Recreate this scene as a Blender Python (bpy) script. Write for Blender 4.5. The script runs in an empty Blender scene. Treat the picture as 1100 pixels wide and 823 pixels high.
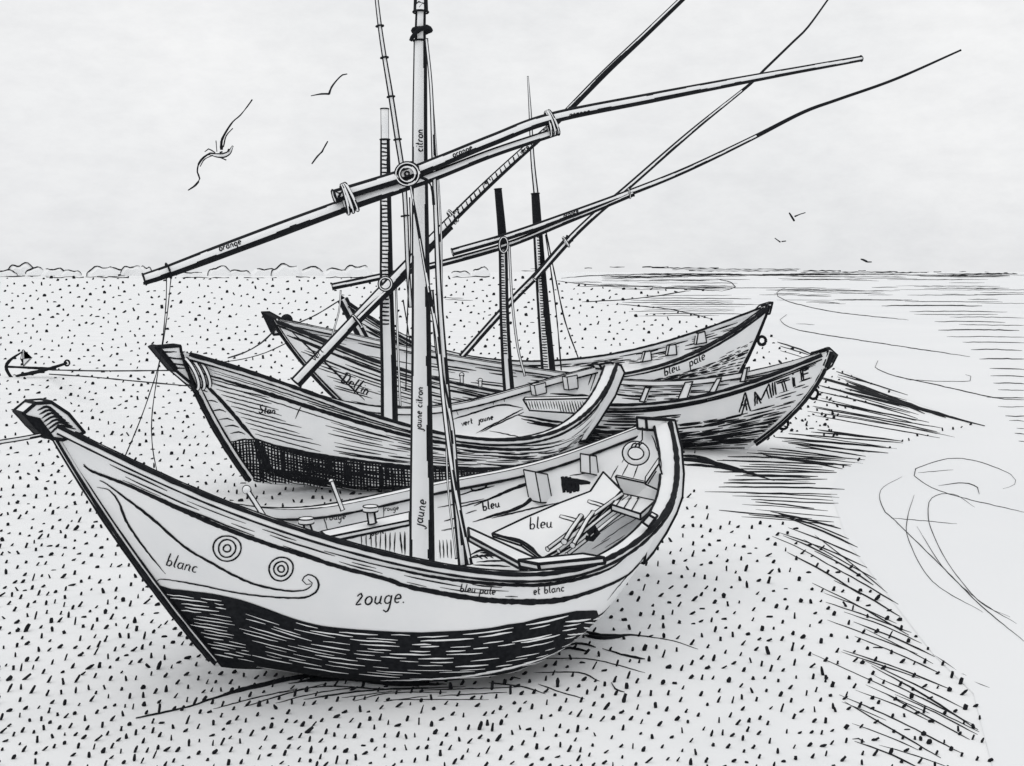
import bpy, math, random
import numpy as np
from mathutils import Vector
from mathutils.bvhtree import BVHTree

random.seed(7); rng = np.random.RandomState(7)
C = bpy.context.scene
# ---------------------------------------------------------------- camera, world, sun, exposure
F, CX, HY, CH = 1200.0, 550.0, 292.0, 3.0            # focal length and horizon in photo pixels, eye height in metres
cam = bpy.data.cameras.new('camera'); co = bpy.data.objects.new('camera', cam); C.collection.objects.link(co)
co.location = (0, 0, CH); co.rotation_euler = (math.radians(90), 0, 0)
cam.sensor_fit = 'HORIZONTAL'; cam.sensor_width = 36; cam.lens = 36 * F / 1100
cam.shift_y = -(411.5 - HY) / 1100; cam.clip_end = 20000; C.camera = co
SUN_EL = math.radians(66)
w = bpy.data.worlds.new('World'); C.world = w; w.use_nodes = True
nt = w.node_tree; nt.nodes.clear()
def nd(t, tree=None, **k):
    n = (tree or nt).nodes.new(t)
    for a, b in k.items(): setattr(n, a, b)
    return n
sky = nd('ShaderNodeTexSky', sky_type='NISHITA', sun_disc=False, sun_elevation=SUN_EL, sun_rotation=math.radians(215), air_density=1.0, dust_density=3.0)
hsv = nd('ShaderNodeHueSaturation'); hsv.inputs['Saturation'].default_value = 0.05; hsv.inputs['Value'].default_value = 0.12
tc = nd('ShaderNodeTexCoord'); nz = nd('ShaderNodeTexNoise'); nz.inputs['Scale'].default_value = 3.2; nz.inputs['Detail'].default_value = 7
nz.inputs['Roughness'].default_value = .62
cr = nd('ShaderNodeValToRGB'); cr.color_ramp.elements[0].position = .3; cr.color_ramp.elements[1].position = .7
cr.color_ramp.elements[0].color = (.86, .872, .884, 1); cr.color_ramp.elements[1].color = (.975, .978, .982, 1)
mx = nd('ShaderNodeMixRGB'); mx.inputs[0].default_value = .9
# thin overcast: broad uneven cloud plus a fine mottle
n2 = nd('ShaderNodeTexNoise'); n2.inputs['Scale'].default_value = 26; n2.inputs['Detail'].default_value = 9; n2.inputs['Roughness'].default_value = .7
mp = nd('ShaderNodeMapping'); mp.inputs['Scale'].default_value = (1, 1, 2.2); c2 = nd('ShaderNodeValToRGB'); c2.color_ramp.elements[0].position = .3; c2.color_ramp.elements[1].position = .62
c2.color_ramp.elements[0].color = (.93, .93, .935, 1); c2.color_ramp.elements[1].color = (1, 1, 1, 1); mu = nd('ShaderNodeMixRGB', blend_type='MULTIPLY'); mu.inputs[0].default_value = 1.0
n3 = nd('ShaderNodeTexNoise'); n3.inputs['Scale'].default_value = 1.7; n3.inputs['Detail'].default_value = 3
c3 = nd('ShaderNodeValToRGB'); c3.color_ramp.elements[0].position = .38; c3.color_ramp.elements[1].position = .6; c3.color_ramp.elements[0].color = (.93, .935, .945, 1); c3.color_ramp.elements[1].color = (1, 1, 1, 1)
mu2 = nd('ShaderNodeMixRGB', blend_type='MULTIPLY'); mu2.inputs[0].default_value = 1.0
bg = nd('ShaderNodeBackground'); bg.inputs['Strength'].default_value = 1.0
out = nd('ShaderNodeOutputWorld')
L = nt.links.new
L(sky.outputs[0], hsv.inputs['Color']); L(tc.outputs['Generated'], nz.inputs['Vector']); L(nz.outputs['Fac'], cr.inputs['Fac'])
L(hsv.outputs[0], mx.inputs[1]); L(tc.outputs['Generated'], mp.inputs[0]); L(mp.outputs[0], n2.inputs['Vector']); L(mp.outputs[0], n3.inputs['Vector']); L(n2.outputs['Fac'], c2.inputs['Fac']); L(n3.outputs['Fac'], c3.inputs['Fac']); L(cr.outputs[0], mu.inputs[1]); L(c2.outputs[0], mu.inputs[2]); L(mu.outputs[0], mu2.inputs[1]); L(c3.outputs[0], mu2.inputs[2]); L(mu2.outputs[0], mx.inputs[2]); L(mx.outputs[0], bg.inputs['Color']); L(bg.outputs[0], out.inputs[0])
sl = bpy.data.lights.new('sun', 'SUN'); sl.energy = 0.55; sl.angle = math.radians(60); sl.color = (1, .985, .96)
so = bpy.data.objects.new('sun', sl); C.collection.objects.link(so)
so.rotation_euler = (math.radians(90) - SUN_EL, 0, math.radians(-35))
C.view_settings.view_transform = 'Standard'; C.view_settings.look = 'None'; C.view_settings.exposure = 0.0; C.view_settings.gamma = 1
C.cycles.max_bounces = 8; C.cycles.diffuse_bounces = 6

# ---------------------------------------------------------------- materials
def mat(name, c0, c1, scale=6.0, rough=.9, spec=.15, detail=5.0):
    m = bpy.data.materials.new(name); m.use_nodes = True; t = m.node_tree; b = t.nodes['Principled BSDF']
    b.inputs['Roughness'].default_value = rough; b.inputs['Specular IOR Level'].default_value = spec
    x = nd('ShaderNodeTexCoord', t); n = nd('ShaderNodeTexNoise', t); n.inputs['Scale'].default_value = scale; n.inputs['Detail'].default_value = detail
    r = nd('ShaderNodeValToRGB', t); r.color_ramp.elements[0].position = .32; r.color_ramp.elements[1].position = .68
    r.color_ramp.elements[0].color = (*c0, 1); r.color_ramp.elements[1].color = (*c1, 1)
    t.links.new(x.outputs['Object'], n.inputs['Vector']); t.links.new(n.outputs['Fac'], r.inputs['Fac']); t.links.new(r.outputs[0], b.inputs['Base Color'])
    return m
WHITE = mat('chalk_white_wood', (.82, .83, .84), (.87, .873, .876), 3.0)
INK = mat('black_ink', (.006, .007, .009), (.016, .017, .02), 30.0, .75, .1)
SAND = mat('pale_sand', (.80, .808, .815), (.855, .858, .861), .9, .95, .05, 8.0)
SEA = mat('pale_water', (.79, .80, .812), (.845, .851, .857), .12, .5, .2, 6.0)
MATS = [WHITE, INK]

# ---------------------------------------------------------------- helpers
CAM = np.array([0, 0, CH], float)
def ray(x, y): return np.array([(x - CX) / F, 1.0, -(y - HY) / F])
def at(x, y, d): return CAM + ray(x, y) * d                      # photo point at a given distance ahead
def atz(x, y, z=0.0): return CAM + ray(x, y) * ((CH - z) * F / (y - HY))   # photo point on a level plane
def onplane(x, y, P, N):
    r = ray(x, y); return CAM + r * (np.dot(np.asarray(P) - CAM, N) / np.dot(r, N))
def proj(P): P = np.asarray(P, float); return np.stack([CX + F * P[..., 0] / P[..., 1], HY + F * (CH - P[..., 2]) / P[..., 1]], -1)
def unit(v): v = np.asarray(v, float); return v / (np.linalg.norm(v, axis=-1, keepdims=True) + 1e-12)
def smooth(pts, step=4.0):
    """Catmull-Rom through the points, resampled about every `step` units."""
    p = np.asarray(pts, float)
    if len(p) < 2: return p
    e = np.vstack([2 * p[0] - p[1], p, 2 * p[-1] - p[-2]]); o = []
    for i in range(1, len(e) - 2):
        n = max(1, int(np.linalg.norm(e[i + 1] - e[i]) / step)); t = np.linspace(0, 1, n, endpoint=False)[:, None]
        a, b, c, d = e[i - 1], e[i], e[i + 1], e[i + 2]
        o.append(.5 * (2 * b + (c - a) * t + (2 * a - 5 * b + 4 * c - d) * t ** 2 + (3 * b - a - 3 * c + d) * t ** 3))
    return np.vstack(o + [p[-1:]])
def linear(pts, step=4.0):
    p = np.asarray(pts, float); o = []
    for a, b in zip(p[:-1], p[1:]):
        n = max(1, int(np.linalg.norm(b - a) / step)); o.append(a + (b - a) * np.linspace(0, 1, n, endpoint=False)[:, None])
    return np.vstack(o + [p[-1:]])
def PX(*a): return np.array(a, float).reshape(-1, 2)

class MB:
    """Collects vertices and faces; build() links them as ONE mesh object."""
    def __init__(s): s.v = []; s.f = []; s.m = []; s.s = []; s.n = 0
    def add(s, V, Fc, m=0, sm=False):
        V = np.asarray(V, float); k = s.n; s.v.append(V); s.n += len(V)
        for i, f in enumerate(Fc):
            s.f.append([int(j) + k for j in f]); s.m.append(m[i] if isinstance(m, (list, np.ndarray)) else m); s.s.append(sm)
    def grid(s, G, m=0, sm=True, closed=False):
        a, b = G.shape[:2]; Fc = []
        for i in range(a - 1):
            for j in range(b if closed else b - 1):
                j2 = (j + 1) % b; Fc.append((i * b + j, i * b + j2, (i + 1) * b + j2, (i + 1) * b + j))
        s.add(G.reshape(-1, 3), Fc, m, sm)
    def bvh(s): return BVHTree.FromPolygons([tuple(x) for x in np.vstack(s.v)], s.f)
    def build(s, name, parent=None, mats=None, origin=None, label=None):
        V = np.vstack(s.v); o0 = np.zeros(3) if origin is None else np.asarray(origin, float)
        if parent is not None: o0 = np.array(parent.location)
        me = bpy.data.meshes.new(name); me.from_pydata([tuple(x) for x in V - o0], [], s.f)
        for q in (mats or MATS): me.materials.append(q)
        me.polygons.foreach_set('material_index', np.array(s.m, np.int32)); me.polygons.foreach_set('use_smooth', np.array(s.s, bool)); me.update()
        o = bpy.data.objects.new(name, me); C.collection.objects.link(o)
        if parent is not None: o.parent = parent
        else: o.location = o0
        if label: o['label'] = label
        return o
def tag(o, label=None, cat=None, group=None, kind=None):
    for k, v in (('label', label), ('category', cat), ('group', group), ('kind', kind)):
        if v: o[k] = v
    return o
def thing(name, loc, label, cat, group=None):
    o = bpy.data.objects.new(name, None); C.collection.objects.link(o); o.location = tuple(loc); o.empty_display_size = .2
    return tag(o, label, cat, group)

def frames(P):
    P = np.asarray(P, float); T = np.gradient(P, axis=0) if len(P) > 1 else np.array([[1, 0, 0.]]); return unit(T)
def stroke(mb, P, N, w, ratio=.4, m=1, taper=.25, k=6, rag=.16):
    """A pen stroke as a raised bead lying on a surface: width w (per point), flattened along the normal N."""
    P = np.asarray(P, float)
    if len(P) < 2: return
    N = np.broadcast_to(np.asarray(N, float), P.shape); T = frames(P); S = unit(np.cross(T, N)); Nn = unit(np.cross(S, T))
    w = np.broadcast_to(np.asarray(w, float), (len(P),)).copy(); n = len(P)
    w *= 1 + rag * rng.uniform(-1, 1, n)
    if taper: 
        e = np.minimum(np.arange(n), np.arange(n)[::-1]) / max(1.5, n * .18); w *= np.clip(taper + (1 - taper) * e, 0, 1)
    a = np.linspace(0, 2 * np.pi, k, endpoint=False)
    G = P[:, None] + (S[:, None] * np.cos(a)[None, :, None] + Nn[:, None] * (np.sin(a) * ratio)[None, :, None]) * (w / 2)[:, None, None]
    mb.grid(G, m, False, True); b = mb.n - n * k
    mb.f.append(list(range(b, b + k))); mb.f.append(list(range(b + (n - 1) * k, b + n * k))); mb.m += [m, m]; mb.s += [False, False]
def tube(mb, P, r, m=1, k=6, rag=.12, taper=0):
    P = np.asarray(P, float); stroke(mb, P, np.where(abs(frames(P)[:, 2:]) > .9, [[0, -1., 0]], [[0, 0, 1.]]), 2 * np.asarray(r, float), 1.0, m, taper, k, rag)
def trace(mb, bvh, pts, wpx, m=1, step=3.5, taper=.3, ratio=.4, sm=True, jit=.25, lift=.003, jump=.35, both=None):
    """Draws a pen line on the surface it lies on (found along the line of sight), broken where the surface ends."""
    p = (smooth if sm else linear)(pts, step); p = p + rng.uniform(-jit, jit, p.shape); seg = []; wseg = []
    wpx = np.interp(np.linspace(0, 1, len(p)), np.linspace(0, 1, np.size(wpx)), np.atleast_1d(wpx)); last = None
    def flush():
        if len(seg) > 1:
            A = np.array([s[0] for s in seg]); B = np.array([s[1] for s in seg]); stroke(mb, A + B * lift, B, np.array(wseg), ratio, m, taper)
        seg.clear(); wseg.clear()
    for q, wp in zip(p, wpx):
        d = ray(*q); loc, nor, i, dist = bvh.ray_cast(Vector(CAM), Vector(unit(d)))
        if loc is None: flush(); last = None; continue
        loc = np.array(loc); nor = np.array(nor)
        if np.dot(nor, d) > 0: nor = -nor
        if last is not None and abs(loc[1] - last) > jump: flush()
        last = loc[1]; seg.append((loc, nor)); wseg.append(wp * loc[1] / F)
    flush()
def prism(mb, poly, ext, ink=0.0, m=0, capm=None, edges=True):
    """Solid from a planar outline and an extrusion vector; inked along its edges."""
    A = np.asarray(poly, float); B = A + np.asarray(ext, float); n = len(A)
    mb.add(np.vstack([A, B]), [list(range(n)), list(range(2 * n - 1, n - 1, -1))] + [(i, (i + 1) % n, n + (i + 1) % n, n + i) for i in range(n)], m)
    if ink:
        for R in (A, B):
            for i in range(n): tube(mb, linear([R[i], R[(i + 1) % n]], .12), ink, 1)
        for i in range(n): tube(mb, [A[i], B[i]], ink, 1)
def box_between(mb, a, b, up, side, h, wd, ink=0.0):
    a = np.asarray(a, float); b = np.asarray(b, float); up = unit(up) * h; sd = unit(side) * wd
    prism(mb, [a - sd / 2, a + sd / 2, a + sd / 2 + up, a - sd / 2 + up], b - a, ink)
def pole(mb, P, r, ew=(.2, .3), k=28, rungs=None, seg=None, closed=False, wob=.16, dark=None):
    if k >= 26: k = 64
    """A round spar or rope: pale wood with inked edges. ew = share of the visible width inked along the upper/left and lower/right edge.
    dark = (a, b) share of length that is wholly inked."""
    P = np.asarray(P, float); n = len(P)
    r = np.interp(np.linspace(0, 1, n), np.linspace(0, 1, np.size(r)), np.atleast_1d(r))
    if closed: T = unit(np.roll(P, -1, 0) - np.roll(P, 1, 0))
    else: T = frames(P)
    V = unit(CAM - P.mean(0)); S = unit(np.cross(T, np.broadcast_to(V, T.shape)))       # S points to one side as seen from the path's front
    # keep S pointing up / left so that ew[0] is the upper-left edge
    flip = np.where((S[:, 2] - .35 * S[:, 0])[:, None] < 0, -1., 1.) if not closed else 1.
    S = S * flip; W = unit(np.cross(S, T)); W = W * np.sign((W * V).sum(1))[:, None]
    a = np.linspace(0, 2 * np.pi, k, endpoint=False) + np.pi / k
    G = P[:, None] + (S[:, None] * np.cos(a)[None, :, None] + W[:, None] * np.sin(a)[None, :, None]) * r[:, None, None]
    Fc = []; M = []; nn = n if closed else n - 1
    wn = np.array([np.interp(np.arange(nn), np.linspace(0, nn, max(3, nn // 3)), rng.uniform(-1, 1, max(3, nn // 3))) for _ in (0, 1)])
    for i in range(nn):
        i2 = (i + 1) % n
        w0 = ew[0] * (1 + wob * wn[0][i]); w1 = ew[1] * (1 + wob * wn[1][i])
        dk = dark is not None and dark[0] <= (i + .5) / nn <= dark[1]
        for j in range(k):
            j2 = (j + 1) % k; am = a[j] + np.pi / k; c = math.cos(am)
            blk = c > 1 - 2 * w0 or c < -1 + 2 * w1
            Fc.append((i * k + j, i * k + j2, i2 * k + j2, i2 * k + j)); M.append(1 if (blk or dk) else 0)
    mb.add(G.reshape(-1, 3), Fc, M, True)
    if not closed:
        b = mb.n - n * k
        mb.f += [list(range(b, b + k)), list(range(b + (n - 1) * k, b + n * k))]; mb.m += [0, 0]; mb.s += [False, False]
        for i in (0, n - 1): tube(mb, np.vstack([G[i], G[i][:2]])[:, :], max(r[i] * .16, .004), 1, 5)
    return S, W, r
def px_path(pts, d0, d1, step=6.0):
    """Straight-ish spar seen through the given photo points, its distance running from d0 to d1."""
    p = smooth(pts, step); s = np.r_[0, np.cumsum(np.linalg.norm(np.diff(p, axis=0), axis=1))]; s /= s[-1]
    inv = 1 / d0 + (1 / d1 - 1 / d0) * s                          # straight in space
    return np.array([at(x, y, 1 / q) for (x, y), q in zip(p, inv)])
def loop(c, ax, u, ru, rv, n=22):
    """Ring of points round centre c, in the plane across axis ax."""
    ax = unit(ax); u = unit(np.asarray(u) - ax * np.dot(u, ax)); v = np.cross(ax, u)
    a = np.linspace(0, 2 * np.pi, n, endpoint=False)[:, None]; return np.asarray(c) + u * np.cos(a) * ru + v * np.sin(a) * rv

# handwriting: x-height 1, ascenders 2, descenders -1
def arc(cx, cy, rx, ry, a0, a1, n=8):
    t = np.radians(np.linspace(a0, a1, n)); return [(cx + rx * math.cos(q), cy + ry * math.sin(q)) for q in t]
GL = {'a': (1.0, [arc(.4, .45, .36, .45, 50, 330) , [(.76, .95), (.74, .2), (.95, 0)]]), 'b': (.95, [[(.1, 1.9), (.08, 0)], arc(.42, .42, .36, .42, 180, -170)]),
 'c': (.8, [arc(.42, .45, .36, .45, 50, 310)]), 'e': (.85, [[(.08, .45), (.7, .55)] + arc(.4, .5, .34, .48, 20, 310)]),
 'g': (1.0, [arc(.4, .45, .36, .45, 50, 330), [(.76, .9), (.74, -.5), (.45, -.95), (.1, -.7)]]), 'i': (.45, [[(.2, .9), (.2, .1), (.4, 0)], [(.2, 1.35), (.24, 1.45)]]),
 'j': (.5, [[(.3, .9), (.25, -.6), (0, -.9), (-.2, -.6)]]), 'l': (.5, [[(.2, 1.9), (.15, .2), (.4, 0)]]), 'n': (1.0, [[(.1, .9), (.1, 0)], [(.1, .6), (.45, .95), (.7, .7), (.7, .1), (.9, 0)]]),
 'o': (.95, [arc(.42, .45, .38, .45, 90, 450, 11)]), 'p': (.95, [[(.1, .9), (.05, -.95)], arc(.42, .45, .34, .45, 160, -160)]), 'r': (.8, [[(.1, .9), (.12, 0)], [(.12, .5), (.4, .95), (.7, .8)]]),
 't': (.65, [[(.25, 1.6), (.22, .15), (.5, 0)], [(0, 1.0), (.55, 1.05)]]), 'u': (1.0, [[(.1, .9), (.1, .2), (.4, 0), (.7, .3)], [(.7, .9), (.7, .1), (.92, 0)]]), 'v': (.8, [[(.05, .95), (.35, 0), (.72, .95)]]),
 's': (.7, [[(.6, .9), (.2, .85), (.2, .55), (.55, .4), (.5, .05), (.05, .08)]]), 'd': (1.0, [arc(.4, .45, .36, .45, 50, 330), [(.78, 1.9), (.74, .2), (.95, 0)]]), ' ': (.7, []), 'R': (.85, [[(0, 1.0), (.35, 1.3), (.55, 1.0), (.3, .5), (.05, .05), (.6, .1)]]), 'S': (1.1, [[(.9, 1.7), (.5, 2.0), (.1, 1.6), (.3, 1.1), (.8, .8), (.8, .2), (.3, -.05), (0, .3)]]), 'D': (1.3, [[(.2, 1.9), (.1, 0)], [(-.1, 1.8), (.6, 2.0), (1.1, 1.2), (.9, .3), (.1, 0)]]), 'f': (.7, [[(.7, 1.8), (.4, 2.0), (.25, 1.4), (.15, -.8)], [(0, .9), (.6, .95)]]), 'h': (.95, [[(.12, 1.9), (.08, 0)], [(.1, .6), (.45, .95), (.68, .7), (.68, .1), (.9, 0)]]), '.': (.4, [[(.1, .0), (.2, .08)]])}
def text_px(s, x, y, size, ang=0, slant=.12):
    o = []; cx = 0; a = math.radians(ang); ca, sa = math.cos(a), math.sin(a)
    for ch in s:
        adv, st = GL[ch]
        for q in st:
            q = [((cx + u + slant * v) * size, v * size) for u, v in q]
            o.append(np.array([(x + u * ca - v * sa * 1.0, y - u * sa - v * ca) for u, v in q]))
        cx += adv + .12
    return o
def write(mb, bvh, s, x, y, size, ang=0, wpx=1.3, slant=.12):
    for q in text_px(s, x, y, size, ang, slant): trace(mb, bvh, q, wpx, step=2.0, taper=.7, jit=.1)
# ---------------------------------------------------------------- boats: one lofted hull each
KB = [0, .06, .16, .32, .5, .68, .84, .94, 1]; KZ = [0, .12, .28, .5, .72, .88, 1]; KN = [0, .2, .5, .8, 1]
def spline(kx, ky, x):
    kx = np.asarray(kx, float); ky = np.asarray(ky, float); n = len(kx); h = np.diff(kx); A = np.zeros((n, n)); r = np.zeros(n); A[0, 0] = A[-1, -1] = 1
    for i in range(1, n - 1):
        A[i, i - 1] = h[i - 1]; A[i, i] = 2 * (h[i - 1] + h[i]); A[i, i + 1] = h[i]; r[i] = 6 * ((ky[i + 1] - ky[i]) / h[i] - (ky[i] - ky[i - 1]) / h[i - 1])
    m = np.linalg.solve(A, r); x = np.asarray(x, float); i = np.clip(np.searchsorted(kx, x) - 1, 0, n - 2); a = kx[i + 1] - x; b = x - kx[i]; H = h[i]
    return (m[i] * a ** 3 + m[i + 1] * b ** 3) / (6 * H) + (ky[i] / H - m[i] * H / 6) * a + (ky[i + 1] / H - m[i + 1] * H / 6) * b
HULL = {'A': [-2.0829, 8.0025, 0.7279, 2.9973, 1.2096, 0.1837, 1.817, 0.2833, -0.0019, 0.1683, 0.06, 0.2766, 0.6448, 1.1587, 1.5375, 1.4183, 0.9283, 0.4325, 2.0392, 1.5905, 1.1445, 0.8317, 0.9352, 1.144, 1.5246, 0.9264, 3.5389, 4.7817, 2.7907, 1.3518],
        'B': [-3.4376, 14.9329, 0.6158, 5.3613, 0.9933, 0.343, 0.8328, 0.1567, 0.0614, 0.1831, 0.0608, 0.2858, 0.6498, 1.1004, 1.3456, 1.3171, 0.9135, 0.4184, 1.9744, 1.6902, 1.2427, 0.8037, 0.8027, 1.1497, 1.4945, 1.0087, 3.9674, 4.0712, 1.9386, 1.7022],
        'C': [-2.9945, 22.2868, -0.4861, 7.8238, 1.878, 0.3832, 1.4267, 0.2324, 0.1751, 0.0761, 0.0371, 0.1863, 0.4026, 0.6702, 0.7935, 0.7745, 0.5926, 0.2818, 2.0493, 1.7618, 1.3679, 1.0328, 0.933, 1.2768, 1.7731, 1.2895, 1.841, 2.4594, 3.4569, 2.0064],
        'D': [-3.0194, 28.0301, 0.2594, 9.3196, 1.2473, 0.0803, 0.9582, 0.0608, 0.1271, 0.0887, -0.1665, 0.2046, 0.4471, 0.7888, 1.051, 1.0419, 0.6903, 0.3121, 2.3383, 1.4659, 0.7542, 0.4745, 0.7968, 1.4426, 2.1046, 1.3, 1.8, 2.6, 2.2, 1.5]}
class Boat:
    def __init__(s, key, zf, th=.05):
        p = HULL[key]; s.x0, s.y0, s.yaw, s.Lk, s.Rb, s.cb, s.Rs, s.cs, s.heel, s.r0, s.r1 = p[:11]
        s.b = [.05] + p[11:18] + [.05]; s.z = p[18:25]; s.n = p[25:30]; s.th = th; s.zf = zf
        s.dir = np.array([math.cos(s.yaw), math.sin(s.yaw), 0]); s.nrm = np.array([-math.sin(s.yaw), math.cos(s.yaw), 0]); s.org = np.array([s.x0, s.y0, 0])
        s.body()
    def S(s, u, t, side, inset=0.0):
        u, t, side = np.broadcast_arrays(np.asarray(u, float), np.asarray(t, float), np.asarray(side, float))
        b = np.maximum(spline(KB, s.b, u), .03); b = np.maximum(b - inset, .012); z = spline(KZ, s.z, u); n = np.clip(spline(KN, s.n, u), .75, 5)
        zk = s.r0 * np.clip(1 - u / .35, 0, 1) ** 2 + s.r1 * np.clip((u - .65) / .35, 0, 1) ** 2
        sx = -s.Rb * (t + s.cb * t * (1 - t)); ex = s.Lk + s.Rs * t + s.cs * t * (1 - t) * 4
        X = sx + (ex - sx) * u; Y = side * b * np.clip(1 - (1 - t) ** n, 0, 1) ** (1 / n); Z = zk + (z - zk) * t
        c, q = math.cos(s.heel), math.sin(s.heel); Y, Z = c * Y - q * Z, q * Y + c * Z
        return np.stack([s.x0 + s.dir[0] * X + s.nrm[0] * Y, s.y0 + s.dir[1] * X + s.nrm[1] * Y, Z], -1)
    def W(s, X, Y, Z): return s.org + s.dir * X + s.nrm * Y + np.array([0, 0, Z])
    def cpx(s, x, y, off=0.0): return onplane(x, y, s.org + s.nrm * off, s.nrm)     # photo point on the boat's middle plane
    def N(s, u, t, side, inset=0.0):
        e = 1e-3; P = s.S(u, t, side, inset); a = s.S(np.clip(np.asarray(u) + e, 0, 1), t, side, inset) - s.S(np.clip(np.asarray(u) - e, 0, 1), t, side, inset)
        b = s.S(u, np.clip(np.asarray(t) + e, 0, 1), side, inset) - s.S(u, np.clip(np.asarray(t) - e, 0, 1), side, inset)
        n = unit(np.cross(a, b)); n *= np.sign((n * s.nrm).sum(-1, keepdims=True)) * np.broadcast_to(np.asarray(side, float), P.shape[:-1])[..., None]
        return P, n
    def tf(s, u):     # height fraction of the bottom boards
        z = spline(KZ, s.z, u); return np.clip(np.broadcast_to(s.zf, np.shape(u)) / z, .1, .8)
    def body(s):
        s.mb = MB(); nu, ntt = 91, 22; u = np.linspace(0, 1, nu); t = np.linspace(0, 1, ntt) ** 1.15
        o = {}
        for sd in (-1, 1): o[sd] = s.S(u[:, None], t[None], sd); s.mb.grid(o[sd])
        for i in (0, -1):                                                        # stem and stern faces
            s.mb.grid(np.stack([o[-1][i], o[1][i]], 1), 0, False)
        ui = np.linspace(.03, .97, 71); tf = s.tf(ui); fl = {}
        for sd in (-1, 1):
            tt = tf[:, None] + (1 - tf[:, None]) * np.linspace(0, 1, 12)[None]
            I = s.S(ui[:, None], tt, sd, s.th); s.mb.grid(I); fl[sd] = I
            s.mb.grid(np.stack([I[:, -1], s.S(ui, np.ones_like(ui), sd)], 1))     # rim
        s.mb.grid(np.stack([fl[-1][:, 0], fl[1][:, 0]], 1), 0, False)             # bottom
        for i in (0, -1): s.mb.grid(np.stack([fl[-1][i], fl[1][i]], 1), 0, False)
        g = np.linspace(0, 1, 400); h = np.linspace(0, 1, 120); s.gu, s.gt = np.meshgrid(g, h, indexing='ij'); s.gp = {sd: proj(s.S(s.gu, s.gt, sd)) for sd in (-1, 1)}
    def uv(s, x, y, side=-1):
        d = ((s.gp[side] - [x, y]) ** 2).sum(-1); i = np.unravel_index(d.argmin(), d.shape); return s.gu[i], s.gt[i]
    def uline(s, us, ts, wpx, side=-1, m=1, inset=0.0, inner=False, lift=.003, taper=.3, ratio=.4, jit=.002, mb=None):
        """A pen line given in the hull's own lengthwise / upward fractions."""
        us = np.asarray(us, float); ts = np.asarray(ts, float); n = max(3, int(abs(us[-1] - us[0]) * 70 + abs(ts[-1] - ts[0]) * 25) + 2); q = np.linspace(0, 1, n)
        U = np.interp(q, np.linspace(0, 1, len(us)), us); T = np.clip(np.interp(q, np.linspace(0, 1, len(ts)), ts) + rng.uniform(-jit, jit, n), 0, 1)
        P, Nn = s.N(U, T, side, s.th if inner else inset)
        if inner: Nn = -Nn
        w = np.interp(q, np.linspace(0, 1, np.size(wpx)), np.atleast_1d(wpx)) * P[:, 1] / F
        stroke(mb or s.mb, P + Nn * lift, Nn, w, ratio, m, taper)
    def patch(s, tb, side, u0=0.0, u1=1.0, lift=.004, m=1, rows=12, mb=None, t0=0.0):
        """A painted band from the keel up to tb(u), standing a few millimetres proud."""
        u = np.linspace(u0, u1, 90); T = t0 + (np.array([tb(x) for x in u])[:, None] - t0) * np.linspace(0, 1, rows)[None]
        P, Nn = s.N(np.broadcast_to(u[:, None], T.shape), T, side); (mb or s.mb).grid(P + Nn * lift, m)
    def bound(s, pts, side=-1):
        q = np.array([s.uv(x, y, side) for x, y in smooth(pts, 8)]); q = q[np.argsort(q[:, 0])]
        k = np.ones(5) / 5; tt = np.convolve(np.pad(q[:, 1], 2, 'edge'), k, 'valid')
        return lambda u: float(np.interp(u, q[:, 0], tt))
    def rail(s, root, name, side, wd, h, inks, u0=.02, u1=.985, drop=.0, out=.03):
        """Rail along the sheer: wd (bow, middle, stern) wide, h deep; inks = photo widths of outer-top, inner-top, lower edge lines."""
        mb = MB(); n = 110; u = np.linspace(u0, u1, n); P = s.S(u, np.ones(n), side); T = frames(P); T[:, 2] *= .3; T = unit(T)
        lat = np.cross(T, [0, 0, 1.]); lat = unit(lat); lat *= np.sign((lat * s.nrm).sum(1) * side)[:, None]
        # keep the outward direction steady round the ends
        wq = np.interp(u, [0, .5, 1], wd)[:, None]; up = np.array([0, 0, 1.]); o = P + lat * out; i = P + lat * (out - wq)
        c = [o - up * h, o + up * drop, i + up * drop, i - up * h]; G = np.stack(c, 1); mb.grid(G, 0, False, True)
        for k in (0, n - 1): mb.add(G[k], [[0, 1, 2, 3]], 0)
        for R, wk in zip((c[1], c[2], c[0], c[3]), inks):
            if np.max(wk) > 0:
                ww = np.interp(u, np.linspace(0, 1, np.size(wk)), np.atleast_1d(wk)) * R[:, 1] / F / 2
                tube(mb, R, ww, 1, 6, .2)
        return mb.build(name, root)
    def dashes(s, t0, t1, rows, u0, u1, side=-1, wpx=1.2, ln=(.03, .1), gap=(.004, .03), m=1, inner=False, inset=0.0, lift=.003, prob=1.0, tj=.35):
        for r in range(rows):
            u = u0 + rng.uniform(0, .03)
            while u < u1:
                l = rng.uniform(*ln); e = min(u + l, u1); f = (r + .5 + rng.uniform(-tj, tj)) / rows
                if rng.rand() < prob and e - u > .006:
                    a, b = [(t0(x) if callable(t0) else t0) + ((t1(x) if callable(t1) else t1) - (t0(x) if callable(t0) else t0)) * f for x in (u, e)]
                    s.uline([u, e], [a, b], wpx * rng.uniform(.7, 1.4), side, m, inset, inner, lift)
                u = e + rng.uniform(*gap)
def on_centre(B, pts, half, mb, ink=0.0, m=0, off=0.0):
    """Solid on the boat's middle plane from a photo outline, 2*half thick."""
    P = [B.cpx(x, y) for x, y in pts]; prism(mb, [p - B.nrm * (half - off) for p in P], B.nrm * 2 * half, ink, m)
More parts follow.
